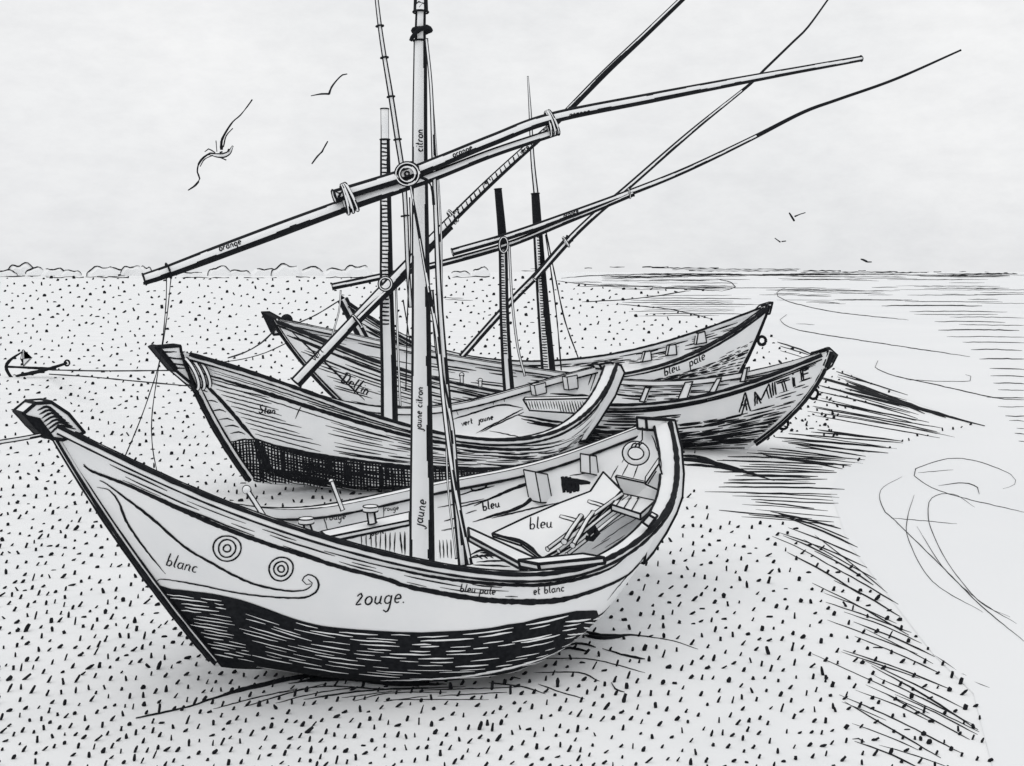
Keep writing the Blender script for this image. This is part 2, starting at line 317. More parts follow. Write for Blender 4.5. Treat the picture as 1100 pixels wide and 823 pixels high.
def bar_on_path(mb, B, path, wa, wb, inks=(0, 0)):
    """Post following a path on the boat's middle plane: wa deep along the boat, wb wide across."""
    P = np.asarray(path); T = frames(P); A = unit(np.cross(T, B.nrm)); n = len(P)
    wa = np.interp(np.linspace(0, 1, n), np.linspace(0, 1, np.size(wa)), np.atleast_1d(wa))[:, None]
    c = [P + A * wa / 2 + B.nrm * wb / 2, P + A * wa / 2 - B.nrm * wb / 2, P - A * wa / 2 - B.nrm * wb / 2, P - A * wa / 2 + B.nrm * wb / 2]
    G = np.stack(c, 1); mb.grid(G, 0, False, True); mb.add(G[0], [[0, 1, 2, 3]]); mb.add(G[-1], [[0, 1, 2, 3]])
    for k, wk in ((0, inks[0]), (1, inks[0]), (2, inks[1]), (3, inks[1])):
        if np.max(wk) > 0: tube(mb, c[k], np.interp(np.linspace(0, 1, n), np.linspace(0, 1, np.size(wk)), np.atleast_1d(wk)) * c[k][:, 1] / F / 2, 1)
def wx(p, d): return p * d / F
def knee(B, pts, root, name, depth, ink=1.6, label=None):
    """A squared timber standing against the inside planking: photo outline of its front face, extruded back to the planking."""
    bv = B.bv; c = np.mean(pts, 0); loc, nor, i, dist = bv.ray_cast(Vector(CAM), Vector(unit(ray(*c))))
    P0 = np.array(loc) - unit(ray(*c)) * depth * .8; mb = MB()
    prism(mb, [onplane(x, y, P0, B.nrm) for x, y in pts], B.nrm * depth, wx(ink, P0[1]) / 2); return mb.build(name, root, label=label)

# ================================================================ the front boat
A = Boat('A', [.30]); rA = thing('fishing_boat', A.S(.5, 0, 0), 'nearest fishing boat, two ringed eyes and a scroll painted on its white bow', 'boat', 'fishing boats drawn up on the beach')
A.bv = A.mb.bvh(); bv = A.bv
tarA = A.bound(PX(169,631,207,635,252,641.6,287,654,340,671,418,677.7,453,679,520,675,584,663,627,653,652,644))
for sd in (-1, 1): A.patch(lambda u: tarA(max(u, .02)), sd, 0, .995)
# light streaks between the plank lines of the tarred bottom
A.dashes(.10, lambda u: tarA(u) - .012, 13, .085, .94, wpx=1.5, ln=(.02, .07), gap=(.006, .03), m=0, lift=.008, prob=.82, tj=.28)
A.dashes(.06, lambda u: tarA(u) - .02, 17, .008, .085, wpx=1.6, ln=(.03, .06), gap=(.008, .012), m=0, lift=.008, tj=.15)
trace(A.mb, bv, PX(409,730,450,729,505,725,569,711,610,694), [2, 4, 3], m=0, lift=.008)
trace(A.mb, bv, PX(165,628,171,622.5,183,623,220,629.5,260,637.6,300,641.6,327,641.6,339,636,342.5,628,339,620,331,617,324.5,623,329,628,334,627), [2.5, 2.2, 2.6])
trace(A.mb, bv, PX(107,516,115,520,139,538,166,559,198,587,227,604.5,262,623,290,631.5,316.5,635,331,632,335.5,626,331,622), [3.5, 3.2, 3])
trace(A.mb, bv, PX(104,523,118,527,128,540,134,556,142,570,160,595,178,616.5), [1.5, 3, 2.5, 1.5])
trace(A.mb, bv, PX(60,470,83,508,107,541,122,567,168,631), [3, 2, 1], taper=.6)
wale = PX(90,500,100,507,134,520,174,537.7,227,561.7,278,581,327,597,367,609.5,418,623,438,630,496,641,543,646,598,645,642,633,674,618,697,594)
trace(A.mb, bv, wale, [6, 5.5, 4.6, 5, 6.5, 5])
trace(A.mb, bv, wale - [0, 1.2], [4, 2, 3])
waleT = A.bound(wale); 
A.dashes(lambda u: waleT(u) + .015, .955, 4, .03, .45, wpx=1.7, ln=(.02, .07), gap=(.01, .03), prob=.88)
up2 = PX(380,601,438,614,480,622,543,628,595,627,650,613,680,592)
trace(A.mb, bv, up2, [1.5, 3.5, 4, 3])
for cx, cy, rr in ((244, 589, (14.5, 9.5, 4)), (302, 611, (13, 8, 3.6))):
    for k, r_ in enumerate(rr):
        t_ = np.linspace(0, 2 * np.pi, 17); e = r_ * (1 + .035 * np.sin(2 * t_ + rng.uniform(0, 6)) + .02 * np.sin(3 * t_ + rng.uniform(0, 6)))
        trace(A.mb, bv, np.stack([cx + e * np.cos(t_), cy + e * .97 * np.sin(t_)], 1), 1.9, step=1.6, taper=.9, jit=.12)
write(A.mb, bv, 'blanc', 178, 607, 7.2, -14, 1.6); write(A.mb, bv, 'Rouge.', 382, 650, 9.5, 3, 1.9, .25); write(A.mb, bv, 'bleu pale', 494, 635.5, 4.6, -5, 1.4); write(A.mb, bv, 'et blanc', 573, 639, 4.6, 7, 1.4)
trace(A.mb, bv, PX(652,645,668,625,690,600,706,574), [1, 2, 2.5])
# inside of the hull
for q, w_ in (((300,549,340,546,400,541,440,533), 1.4), ((470,531,520,519,556,511), 1.2), ((540,515,600,500,640,489), 1.3), ((470,545,500,540,520,536), 1.3), ((575,553,590,549), 1.6), ((655,516,664,500), 1.3), ((612,540,628,533), 1.3), ((640,575,668,556,690,548), 1.6), ((646,582,676,562,694,552), 1.4), ((636,590,656,578), 1.6), ((650,589,672,575), 1.4), ((510,585,528,589), 2), ((477,560,492,556), 1.6), ((474,570,496,566), 1.4), ((500,552,512,548), 1.4), ((688,561,696,553), 1.6), ((445,545,452,575), 1), ((345,548,352,570), 1.3), ((392,541,396,548), 1.4), ((412,541,412,556), 1.2)): trace(A.mb, bv, PX(*q), w_)
for k in range(7): trace(A.mb, bv, PX(505 + k * 6, 600 - k * .6, 512 + k * 6, 597 - k * .3, 518 + k * 6, 601 - k * .4), rng.uniform(1.5, 4))
write(A.mb, bv, 'bleu', 519, 549, 5.2, 14, 1.6)
trace(A.mb, bv, PX(509,543.5,540,530,561,521.5,568,520.5,572,526,571,535,562,543,548,549,530,554,508,561), [2.5, 3, 4.5, 4, 2.5])
trace(A.mb, bv, PX(490,533,510,527,531,522), 1.6); trace(A.mb, bv, PX(505,519,522,517,521,524,507,527,505,519), 2.2)
trace(A.mb, bv, PX(528,557,565,548,600,540), 2); trace(A.mb, bv, PX(490,546,530,535), 1.5)
for q in ((604,512,606,529), (608,512,610,529), (612,513,613,530), (616,515,617,529), (620,516,621,528), (605,514,634,519), (606,519,632,519), (606,525,622,527)): trace(A.mb, bv, PX(*q), 4.5, taper=.7)
trace(A.mb, bv, PX(612,511,633,508), 1.3)
for x in np.arange(388, 440, 5.2): trace(A.mb, bv, PX(x, 574 + (x - 388) * -.06, x + rng.uniform(-1, 3), 590 + (x - 388) * .2), rng.uniform(1.2, 2.2))
for x in np.arange(472, 486, 4): trace(A.mb, bv, PX(x, 580, x + 1, 600), 1.4)
for y0, y1, w_ in ((563, 553, 1.8), (568, 558, 1.2), (574, 563, 1.6)): trace(A.mb, bv, PX(338 + (y0 - 563) * 1.6, y0 + 9, 390, y0 + 1, 440, y1 + 2), w_)
write(A.mb, bv, 'rouge', 350, 559, 4.2, 4, 1.1); write(A.mb, bv, 'orange', 371, 573, 3.6, 10, 1.1); write(A.mb, bv, 'jaune', 397, 576, 3.4, 12, 1.2); write(A.mb, bv, 'rouge', 413, 549, 3, 5, .9)
for q in ((506,596,520,591,545,597), (505,600,530,597,556,603), (512,604,540,603,552,606), (508,607,548,609), (516,594,534,593)): trace(A.mb, bv, PX(*q), [3, 5, 3])
trace(A.mb, bv, PX(672,480,669,487,671,492,668,497), 1.6); trace(A.mb, bv, PX(700,468,704,476,706,484,709,487), 1.6)
trace(A.mb, bv, PX(676,497,668,512), 1.6); trace(A.mb, bv, PX(686,499,680,514), 1.6); trace(A.mb, bv, PX(700,545,704,549), 3)
A.mb.build('hull', rA)
A.rail(rA, 'gunwale', -1, (.07, .09, .17), .05, ([5.5, 5, 5, 5.5, 7, 5.5], [2.5, 2.5, 3, 3, 3, 3], [2, 2.5, 3, 3.5, 4.5, 2], 1.0), .006, .992)
A.rail(rA, 'gunwale', 1, (.1, .1, .12), .09, ([2.5, 2.8, 3, 3], [.8, .8, .8, 1], 2.0, [2.5, 2.8, 3, 3.2]), .006, .985)
# stem post, carved stem head
mb = MB(); sp = A.S(np.zeros(30), np.linspace(0, 1.0, 30), 0); bar_on_path(mb, A, sp[1:] - A.dir * .01, .03, .07, ([4.5, 4.5, 3], [2.5, 2.5, 2.5])); mb.build('stem_post', rA)
mb = MB(); hp = PX(20,443,33,432,50,431,68,443,85,463,62,471,44,468); on_centre(A, hp, .09, mb, .012)
on_centre(A, PX(20,444,37,448,54,471,44,469,33,459), .096, mb, .004, 1)
hb = mb.bvh()
for k in range(7): trace(mb, hb, PX(40 + k * 2.2, 441 + k * 4.2, 50 + k * 2.6, 437 + k * 3.4, 60 + k * 3.6, 442 + k * 3.2), 2.6, jump=2)
mb.build('stem_head', rA)
mb = MB(); on_centre(A, PX(720,451,727,479.5,729.5,508,728,533,722,550,711,571,697,592,687,604,690,583,701,562,710,540,714,512,713,484,707,462,690,461,689,449), .06, mb, .014); mb.build('stern_post', rA)
# knees along the far side
knee(A, PX(575,507,588,509.5,593.5,540,581,540), rA, 'rib', .17); knee(A, PX(633.5,489,640.5,490,643,511,634,509), rA, 'rib', .13)
# side locker panel, loose blue deck board, rear bench, corner seat, staves
def plane3(a, b, c):
    P = [at(*q) for q in (a, b, c)]; return P[0], unit(np.cross(P[1] - P[0], P[2] - P[0]))
def on3(pts, pl): return [onplane(x, y, *pl) for x, y in pts]
# loose blue deck board leaning aft
pl = plane3((530, 573, 10.2), (583, 600, 9.7), (648, 507, 10.75)); mb = MB()
bd = on3(PX(529,573,565,556,600,541,634,528,648,507,668,527,640,557,612,584,583,600,560,583), pl); nb = pl[1] * np.sign(pl[1][2])
prism(mb, bd, -nb * .035, .011); b3 = mb.bvh()
write(mb, b3, 'bleu', 569, 569, 6.8, 5, 1.7)
for q in ((632,537,652,543,651,546,631,540,632,537), (602,553,622,558,620,562,601,556,602,553)): trace(mb, b3, PX(*q), 1.8, sm=False)
trace(mb, b3, PX(531,576,550,578,567,585,580,597), [1.5, 3, 2])
o = mb.build('deck_board', None, origin=bd[0]); tag(o, 'loose deck board marked bleu lying aslant in the stern of the nearest boat', 'board')
# stern bench and corner seat, stowed rail block, plank, pins and bollards
mb = MB(); prism(mb, [atz(x, y, .90) for x, y in PX(666,530,704,538,688,552,657,542)], (0, 0, -.05), .009)
for k in range(3): 
    a = atz(670 + k * 8, 531.5 + k * 1.8, .905); b = atz(662 + k * 8, 543 + k * 3, .905); tube(mb, linear([a, b], .1), .006, 1, 5)
prism(mb, [at(x, y, 10.62) for x, y in PX(661,512,693,519,706,530,705,538,668,530)], (.02, .06, 0), .008); mb.build('stern_bench', rA)
mb = MB(); prism(mb, [at(x, y, 10.2) for x, y in PX(693,520,708,498,712,512,716,513,706,526)], (.03, .22, .02), .008)
tube(mb, linear([at(696, 520, 10.17), at(705, 506, 10.17)], .1), .006, 1, 5); mb.build('corner_seat', rA)
mb = MB(); prism(mb, [at(x, y, 8.12) for x, y in PX(578,606,649,599,650,605,580,613)], at(557, 602, 8.3) - at(578, 606, 8.12), .012); mb.build('rail_block', rA)
mb = MB(); prism(mb, [at(x, y, 8.9) for x, y in PX(690,561,697,553,704,557,697,566)], (.03, .1, .0), .011); mb.build('cleat', rA)
pl = plane3((507, 570, 9.5), (582, 604, 8.35), (558, 606, 8.3)); mb = MB(); prism(mb, on3(PX(503,567,582,603,560,606,504,576), pl), (0, 0, -.04), .011); mb.build('thwart', rA)
pl = plane3((338, 566, 9.9), (440, 553, 10.2), (440, 560, 10.0)); mb = MB(); prism(mb, on3(PX(345,571,440,550,440,559,352,577), pl), (0, 0, -.04), .009); mb.build('thwart', rA)
def pin(x0, y0, x1, y1, d, rp, ball):
    mb = MB(); P = linear([at(x0, y0, d), at(x1, y1, d)], .06); pole(mb, P, wx(rp, d), (.22, .25))
    c = at(x1, y1, d); r = wx(ball, d); a = np.linspace(-np.pi / 2, np.pi / 2, 9); b = np.linspace(0, 2 * np.pi, 16, endpoint=False)
    G = c + np.stack([np.cos(a)[:, None] * np.cos(b) * r, np.cos(a)[:, None] * np.sin(b) * r, np.sin(a)[:, None] * r + 0 * b], -1); mb.grid(G, 0, True, True)
    L_ = loop(c, (0, 1, 0), (1, 0, 0), r, r, 18); tube(mb, np.vstack([L_, L_[:1]]), wx(.8, d), 1, 5); return mb
pin(285, 557, 265, 526, 8.3, 3.0, 4.4).build('thole_pin', rA); pin(368, 548, 356, 517, 10.0, 2.6, 2.6).build('thole_pin', rA)
for x0, y0, x1, y1, r_ in ((333, 574, 329, 562, 4.5), (400, 562, 398, 549, 5)):
    mb = pin(x0, y0, x1, y1, 9.9, r_, 2); c = at(x1, y1 - 5, 9.9); L_ = [c + np.array([wx(8 * math.cos(q), 9.9), wx(8 * math.sin(q), 9.9), 0]) for q in np.linspace(0, 2 * np.pi, 18, endpoint=False)]
    prism(mb, L_, (0, 0, wx(-6, 9.9)), wx(.9, 9.9), edges=True) if 0 else mb.add(np.vstack([L_, np.array(L_) - [0, 0, wx(5, 9.9)]]), [list(range(18))] + [(i, (i + 1) % 18, 18 + (i + 1) % 18, 18 + i) for i in range(18)] + [list(range(35, 17, -1))], 0)
    for dz in (0, wx(5, 9.9)):
        R = np.array(L_ + L_[:1]) - [0, 0, dz]; tube(mb, R, wx(.8, 9.9), 1, 5)
    mb.build('bollard', rA)
# rope ring hanging against the stern planks
c = at(683, 487, 10.55); mb = MB(); pole(mb, loop(c, (.15, 1, .1), (1, 0, 0), wx(11.5, 10.55), wx(10, 10.55), 26), wx(3.8, 10.55), (.2, .2), closed=True)
tube(mb, linear([at(690, 459, 10.6), at(690, 472, 10.55), at(686, 478, 10.5)], .05), wx(.8, 10.6), 1, 5)
for dx in (-4, 0, 4): tube(mb, smooth([at(682 + dx, 481, 10.4), at(684 + dx, 477, 10.38), at(687 + dx, 476, 10.42)], .02), wx(.9, 10.5), 1, 5)
tag(mb.build('rope_ring', None, origin=c), 'coiled ring of rope hanging by a line inside the stern of the nearest boat', 'rope ring')
# staves lying on the board
for i, (q, r_, lb) in enumerate(((PX(588,590,612,572,640,551,668,531), 2.6, 'straight stave of the bundle lying closest to the loose deck board'), (PX(600,592,625,573,650,553,676,534), 2.4, 'middle stave of the bundle lying between the deck board and stern bench'), (PX(609,596,636,575,662,554,686,537), 2.4, 'stave of the bundle lying closest to the outer stern rail'),
                     (PX(606,582,612,572,619,562,624,555), 3.2, 'short stubby stave lying upright across the end of the bundle'), (PX(615,586,624,571,630,560,637,551), 3.0, 'short stave crossing the middle of the bundle beside the stubby one'))):
    mb = MB(); P = px_path(q, 9.55 - (.12 if i > 2 else 0), 10.35 - (.3 if i > 2 else 0), 8); pole(mb, P, wx(r_, 10), (.22, .3)); tag(mb.build('wooden_stave', None, origin=P[0]), lb, 'stave', 'staves stowed in the nearest boat')
mb = MB(); tube(mb, smooth([at(632, 574, 9.6), at(640, 567, 9.62), at(642, 572, 9.6), at(636, 579, 9.6), at(630, 578, 9.58)], .05), wx(3.2, 9.6), 1, 8); tag(mb.build('rope_knot', None, origin=at(634, 574, 9.6)), 'dark knotted rope end tangled among the staves of the nearest boat', 'rope')

# ---------------------------------------------------------------- mast of the front boat
dA = 9.18; mb = MB()
pole(mb, px_path(PX(453.5,628,453,520,452.5,360,451,171,451.5,44), dA, dA, 10), [wx(q, dA) for q in (14, 13.3, 12.2, 11.2, 10.2, 9.4, 8.6, 8, 7.2)], (.11, .24), 36)
pole(mb, px_path(PX(451.5,46,451.5,30,452,10), dA, dA, 6), [wx(6.2, dA), wx(5.6, dA)], (.2, .25))
pole(mb, px_path(PX(452,13,452,-14), dA, dA, 6), [wx(8, dA), wx(7, dA)], (.22, .25))
mv = mb.bvh()
write(mb, mv, 'citron', 454, 163, 4.6, 90, 1.4); write(mb, mv, 'jaune citron', 452.5, 462, 4.2, 88, 1.4); write(mb, mv, 'jaune', 453, 566, 6.0, 80, 1.5)
trace(mb, mv, PX(446,6,450,2,456,4,458,9), 2); trace(mb, mv, PX(450,8,454,3), 1.5)
mo = mb.build('mast', rA)
mb = MB(); q = smooth([at(441, 44, dA - .06), at(445, 37, dA - .075), at(452, 31, dA - .085), at(459, 29, dA - .075), at(462, 33, dA - .02)], .03); tube(mb, q, np.linspace(wx(2, dA), wx(3.4, dA), len(q)), 1, 8)
L_ = loop(at(452, 33, dA), (.0, .1, 1), (1, 0, 0), wx(8, dA), wx(8, dA)); tube(mb, np.vstack([L_, L_[:1]]), wx(2.6, dA), 1, 8); mb.build('masthead_band', rA)
# ================================================================ second boat
B = Boat('B', [.35]); rB = thing('fishing_boat', B.S(.5, 0, 0), 'second fishing boat, crosshatched dark bottom and rope-bound prow, moored to the anchor', 'boat', 'fishing boats drawn up on the beach')
B.bv = bv = B.mb.bvh()
wl = PX(218,401,250,411,285,422,321,433.6,372,449.6,428,465.6,460,473,491,478,526,482,571,483,600,478,627,467)
trace(B.mb, bv, wl, [5, 4.5, 4, 3.5, 3.2]); trace(B.mb, bv, wl + [6, -4.5], [1.2, 1.6]); trace(B.mb, bv, wl[:8] + [10, 10], 1.2)
tt_ = PX(274,471,290,477,310,482,337,488,377,494,428,500,470,503,540,503,600,492,622,482)
tB = B.bound(tt_); wB = B.bound(wl)
B.dashes(lambda u: tB(u) + .02, lambda u: wB(u) - .03, 10, .2, .97, wpx=1.4, ln=(.05, .16), gap=(.006, .03), prob=.9)
B.dashes(lambda u: wB(u) + .02, .965, 4, .03, .9, wpx=1.2, ln=(.08, .22), gap=(.02, .06), prob=.7)
inn = PX(214,403,222,414,240,433,254,449,264,461,276,474)
trace(B.mb, bv, inn, [3.5, 4.5, 5]); trace(B.mb, bv, PX(274,472,281,485,287,500,291,512), [6, 5, 4])
for k in range(9):
    x = np.interp(k / 8.5, np.linspace(0, 1, 6), inn[:, 0]); y = np.interp(k / 8.5, np.linspace(0, 1, 6), inn[:, 1]); trace(B.mb, bv, PX(x - 18, y + 3, x - 9, y + 1.5, x - 2, y + 4), 1.8)
for k in range(11): trace(B.mb, bv, PX(222 + k * 5.2, 406 + k * 6, 240 + k * 6, 411 + k * 6.2, 268 + k * 7 + rng.uniform(0, 18), 421 + k * 6.4), 1.4)
# crosshatching of the dark bottom
def ttop(x): return float(np.interp(x, tt_[:, 0], tt_[:, 1]) + (0 if x > 274 else (274 - x) * .12))
for k in range(15): trace(B.mb, bv, np.array([(x, ttop(x) + k * 3.2 + rng.uniform(-.8, .8)) for x in np.arange(244, 640, 12)]), rng.uniform(1.8, 2.7), taper=.6)
for x in np.arange(247, 630, 3.4): trace(B.mb, bv, PX(x + rng.uniform(-.7, .7), ttop(x), x + 1.2, ttop(x) + 20, x + 2.5 + rng.uniform(-1, 1), ttop(x) + 56), rng.uniform(1.5, 2.9), sm=False, taper=.7)
trace(B.mb, bv, tt_, [6, 3.5, 4, 5]); trace(B.mb, bv, tt_ + [0, 3], [6, 2, 2, 4])
for k in range(5): trace(B.mb, bv, PX(292 + k * 6, 508 - k * 3, 330 + k * 9, 512 - k * 2.5, 372 + k * 12, 521 - k * 2.5), rng.uniform(2, 3.4))
for k in range(16): x = rng.uniform(295, 430); trace(B.mb, bv, PX(x, ttop(x) + 3, x + 1.5, ttop(x) + rng.uniform(14, 30)), 3.2)
for k in range(4): trace(B.mb, bv, PX(283,513.5 - k * 2,294,510 - k * 2,321,515 - k * 2,353,522 - k * 2,380,528.5 - k * 2,417,529 - k * 2,460,527 - k * 2,520,518 - k * 2), [3, 4, 3.5])
for k in range(4): trace(B.mb, bv, PX(272 + k * 3, 473 + k * .6, 284 + k * 3.4, 512), 2.6)
for sd in (1,): B.patch(lambda u: tB(u), sd, .0, 1)
write(B.mb, bv, 'Stan', 278, 443.5, 4.4, -4, 1.6)
trace(B.mb, bv, PX(324,435,317,450), 1.4); trace(B.mb, bv, PX(324,437,348,442), 1.2)
# inside, stern half
trace(B.mb, bv, PX(485,451,511,443,539,435,562,438.5), 1.8); trace(B.mb, bv, PX(562,439.5,538,452,511,465.6), 1.8); trace(B.mb, bv, PX(563,443,540,453,516,465), 1.5)
write(B.mb, bv, 'vert', 496, 458, 3.6, 14, 1.4); write(B.mb, bv, 'jaune', 514, 454, 3.4, 12, 1.4)
for q in ((503,440,503,433,523,428,523,433), (530,426,530,435), (541,424,542,432), (574,414,575,424), (586,411,586,423), (608,404,611,418), (612,403,613,412), (617,403,620,419), (490,440,492,446), (485,437,520,427), (642,397,634,420), (647,398,640,416), (638,396,632,414)): trace(B.mb, bv, PX(*q), 1.6, sm=False)
for q in ((556,446,590,452,622,456), (560,450,590,456,618,459), (566,454,600,459,616,460), (526,463,545,467,563,471)): trace(B.mb, bv, PX(*q), [1.5, 3.2, 2], taper=.5)
trace(B.mb, bv, PX(591,423,612,424,635,426,641,434), 2)
B.mb.build('hull', rB)
B.rail(rB, 'gunwale', -1, (.08, .11, .2), .07, ([5, 4.5, 4, 3.5, 4, 4.5], [2, 2.5, 2.5, 2.5, 2.5, 2.5], [2, 2, 2, 2.5, 3, 2.5], 1), .006, .992)
B.rail(rB, 'gunwale', 1, (.1, .1, .12), .1, ([2, 2.5, 3.2, 3.2, 3], .8, 1.5, [1.5, 1.5, 2, 2]), .006, .985)
mb = MB(); sp = B.S(np.zeros(30), np.linspace(0, 1, 30), 0); bar_on_path(mb, B, sp[1:] - B.dir * .02, .07, .09, ([5, 4.5, 4], [2, 2, 2]))
mb.build('stem_post', rB)
mb = MB(); on_centre(B, PX(164,373,190,371,191,378,216,384,226,398,205,414,186,398), .13, mb, .02); hb = mb.bvh()
for q in ((168,378,190,378), (172,383,204,387), (178,389,206,394), (184,395,200,396)): trace(mb, hb, PX(*q), 1.8, jump=2)
on_centre(B, PX(163,373,167,371,187,395,184,398), .135, mb, .01, 1); mb.build('stem_head', rB)
mb = MB(); cB = B.cpx(208, 400)
for k in (-1, 0, 1):
    c = cB + B.dir * k * .075
    pole(mb, loop(c, unit(B.dir + [0, 0, .42]), (0, .0, 1), wx(20, cB[1]), .3, 26), wx(2.4, cB[1]), (.25, .25), closed=True, k=14)
mb.build('rope_binding', rB)
mb = MB(); on_centre(B, PX(640,391,652,389,663,392,667,400,657,425,640,452,626,472,618,474,634,446,648,421,655,402,643,396), .09, mb, .02); mb.build('stern_post', rB)
# slatted stern bench
mb = MB(); f = [onplane(x, y, B.cpx(600, 436) + B.nrm * .1, unit([.25, 1, 0])) for x, y in PX(562,429.5,636,428,632,445,569,441)]; prism(mb, f, (.03, .14, .02), .014); sv = mb.bvh()
for x in np.arange(565, 635, 2.9): trace(mb, sv, PX(x, 431, x + 3.5, 444), 1.5, jump=2)
mb.build('stern_bench', rB)
knee(B, PX(574,414,586,411,587,422,576,425), rB, 'rib', .12, 1.3); knee(B, PX(609,405,620,403,621,417,611,419), rB, 'rib', .12, 1.3)
dB = float(B.cpx(417, 440)[1])
def mast_rungs(mb, x0s, ys, x1s, d, n, w_=1.5):
    v = mb.bvh()
    for y in np.linspace(ys[0], ys[1], n): trace(mb, v, PX(np.interp(y, ys, x0s), y, np.interp(y, ys, x1s), y + rng.uniform(-.6, .8)), w_, step=2, taper=.8)
mb = MB(); pole(mb, px_path(PX(418.5,470,417.5,400,415.5,330,414.5,240,413.5,150), dB, dB, 10), [wx(q, dB) for q in (9.5, 8.6, 7.4, 6.3, 5.2)], (.2, .34), 32)  # black sides, heavier on the right, are shading inked into the mast
mast_rungs(mb, (409.5, 409.5), (150, 348), (416.5, 418), dB, 46, 1.9); mb.build('mast', rB)
mb = MB(); pole(mb, px_path(PX(413.5,152,413.2,117), dB, dB, 8), wx(4.4, dB), (.08, .08)); mb.build('topmast', rB)

# ================================================================ third boat, AMITIE on its right-hand bow
Cb = Boat('C', [.45]); rC = thing('fishing_boat', Cb.S(.5, 0, 0), 'dark hatched fishing boat lettered AMITIE on its raised seaward end', 'boat', 'fishing boats drawn up on the beach')
Cb.bv = bv = Cb.mb.bvh()
Cb.dashes(.05, .36, 12, .45, .985, wpx=2.4, ln=(.03, .12), gap=(.001, .012))
Cb.dashes(.34, .76, 14, .45, .80, wpx=2.1, ln=(.03, .1), gap=(.003, .03), prob=.92); Cb.dashes(.28, .58, 9, .78, .985, wpx=2.5, ln=(.02, .06), gap=(.002, .015), prob=.95)
Cb.dashes(.74, .97, 7, .42, .74, wpx=1.5, ln=(.03, .09), gap=(.01, .04), prob=.85); Cb.dashes(.1, .5, 9, .6, .985, wpx=3.0, ln=(.02, .06), gap=(.01, .06), prob=.75)
Cb.dashes(.9, .985, 3, .7, .985, wpx=1.5, ln=(.05, .12), gap=(.01, .03)); Cb.dashes(.6, .8, 4, .94, .99, wpx=1.8, ln=(.01, .03), gap=(.003, .01))
Cb.dashes(.08, .97, 17, .02, .45, wpx=1.5, ln=(.04, .13), gap=(.005, .04), prob=.85)
trace(Cb.mb, bv, PX(309,352,330,372,352,392,375,414,392,430), [2, 3.5, 3.5]); Cb.uline([.01, .2, .45], [.86, .84, .84], [4, 3, 2.5]); Cb.uline([.02, .2, .45], [.7, .68, .7], [2.5, 2.5, 2])
Cb.uline([.45, .7, .985], [.87, .86, .93], [3, 3, 2.5]); Cb.uline([.5, .8, .99], [.03, .03, .02], [3, 4, 5])
for k in range(26): u0 = rng.uniform(.62, .98); Cb.uline([u0, min(.99, u0 + rng.uniform(.03, .08))], [rng.uniform(.05, .3)] * 2, rng.uniform(2.5, 4.2))
for sd in (1,): Cb.patch(lambda u: .45, sd)
Cb.dashes(.62, .98, 9, .45, .97, side=1, wpx=1.5, ln=(.02, .07), gap=(.004, .02), inner=True, prob=.85); Cb.dashes(.6, .98, 8, .05, .45, side=1, wpx=1.3, ln=(.04, .1), gap=(.01, .03), inner=True, prob=.7)
# the name, each letter drawn twice as an outlined capital
for q in ((794,443,800.5,421.5), (800.5,421.5,806,441.5), (797,445,801.5,428), (802.5,441,800,430), (797,435.5,804,433.5), (811,436,811,421), (811,421,817.5,430), (817.5,430,826,412), (826,412,829,427), (813.5,434,813,425), (813,425,817.5,433), (823.5,417,826,428), (831,425,829.5,411), (833.5,424,832,410), (829,408,831,406.5), (833.5,410.5,848,405.5), (834.5,412.5,848.5,407.5), (839.5,410,842.5,421), (842,409,845,420), (852.5,415.5,851.5,405.5), (854,415,853,405.5), (850.8,402.3,852.6,401.4), (861,409,860,396.5), (860,396.5,869.5,393.5), (861,402.5,868.5,400.5), (861,409,870.5,406), (863,408,862,397), (861,399,869,396)): trace(Cb.mb, bv, PX(*q), 1.9, step=3, taper=.8, sm=False)
write(Cb.mb, bv, 'Delfin', 366, 410, 6.0, -27, 2.0)
Cb.mb.build('hull', rC)
Cb.rail(rC, 'gunwale', -1, (.1, .1, .12), .07, ([4.5, 4, 3.5, 3, 3.2, 4, 5], [1.5, 1.5, 2, 2.2, 2.2, 2], [2.5, 2, 1.5, 2, 2.5, 2]), .01, .99)
Cb.rail(rC, 'gunwale', 1, (.11, .11, .12), .08, ([2, 2, 3, 3, 3.4], .8, 1.2, 1.5), .006, .985)
mb = MB(); bar_on_path(mb, Cb, Cb.S(np.zeros(30), np.linspace(0, 1, 30), 0)[1:] - Cb.dir * .02, .07, .1, ([4, 4], [2, 2])); mb.build('stem_post', rC)
mb = MB(); bar_on_path(mb, Cb, Cb.S(np.ones(30), np.linspace(0, 1, 30), 0)[2:], .05, .09, ([3, 3], [3, 3])); mb.build('stern_post', rC)
mb = MB(); on_centre(Cb, PX(286,336,300,343,318,347,316,356,298,359), .11, mb, .02); on_centre(Cb, PX(285,335,300,343,298,360,295,356), .12, mb, .015, 1); mb.build('stem_head', rC)
mb = MB(); on_centre(Cb, PX(874,379,888,374.5,897,382,891,394,877,404,868,398), .12, mb, .025); hb = mb.bvh()
for k in range(6): trace(mb, hb, PX(893 - k * 1.5, 384 + k * 3, 884 - k * 2, 391 + k * 1.5, 874 - k, 402), 2.2, jump=2)
on_centre(Cb, PX(884,375,889,374,898,382,894,389), .126, mb, .012, 1); mb.build('stern_head', rC)
mb = MB(); d = float(Cb.cpx(308, 344)[1]); mb2 = pin(308, 352, 308, 344, d, 4, 6); mb2.m = [1] * len(mb2.m); mb2.build('bow_bitt', rC)
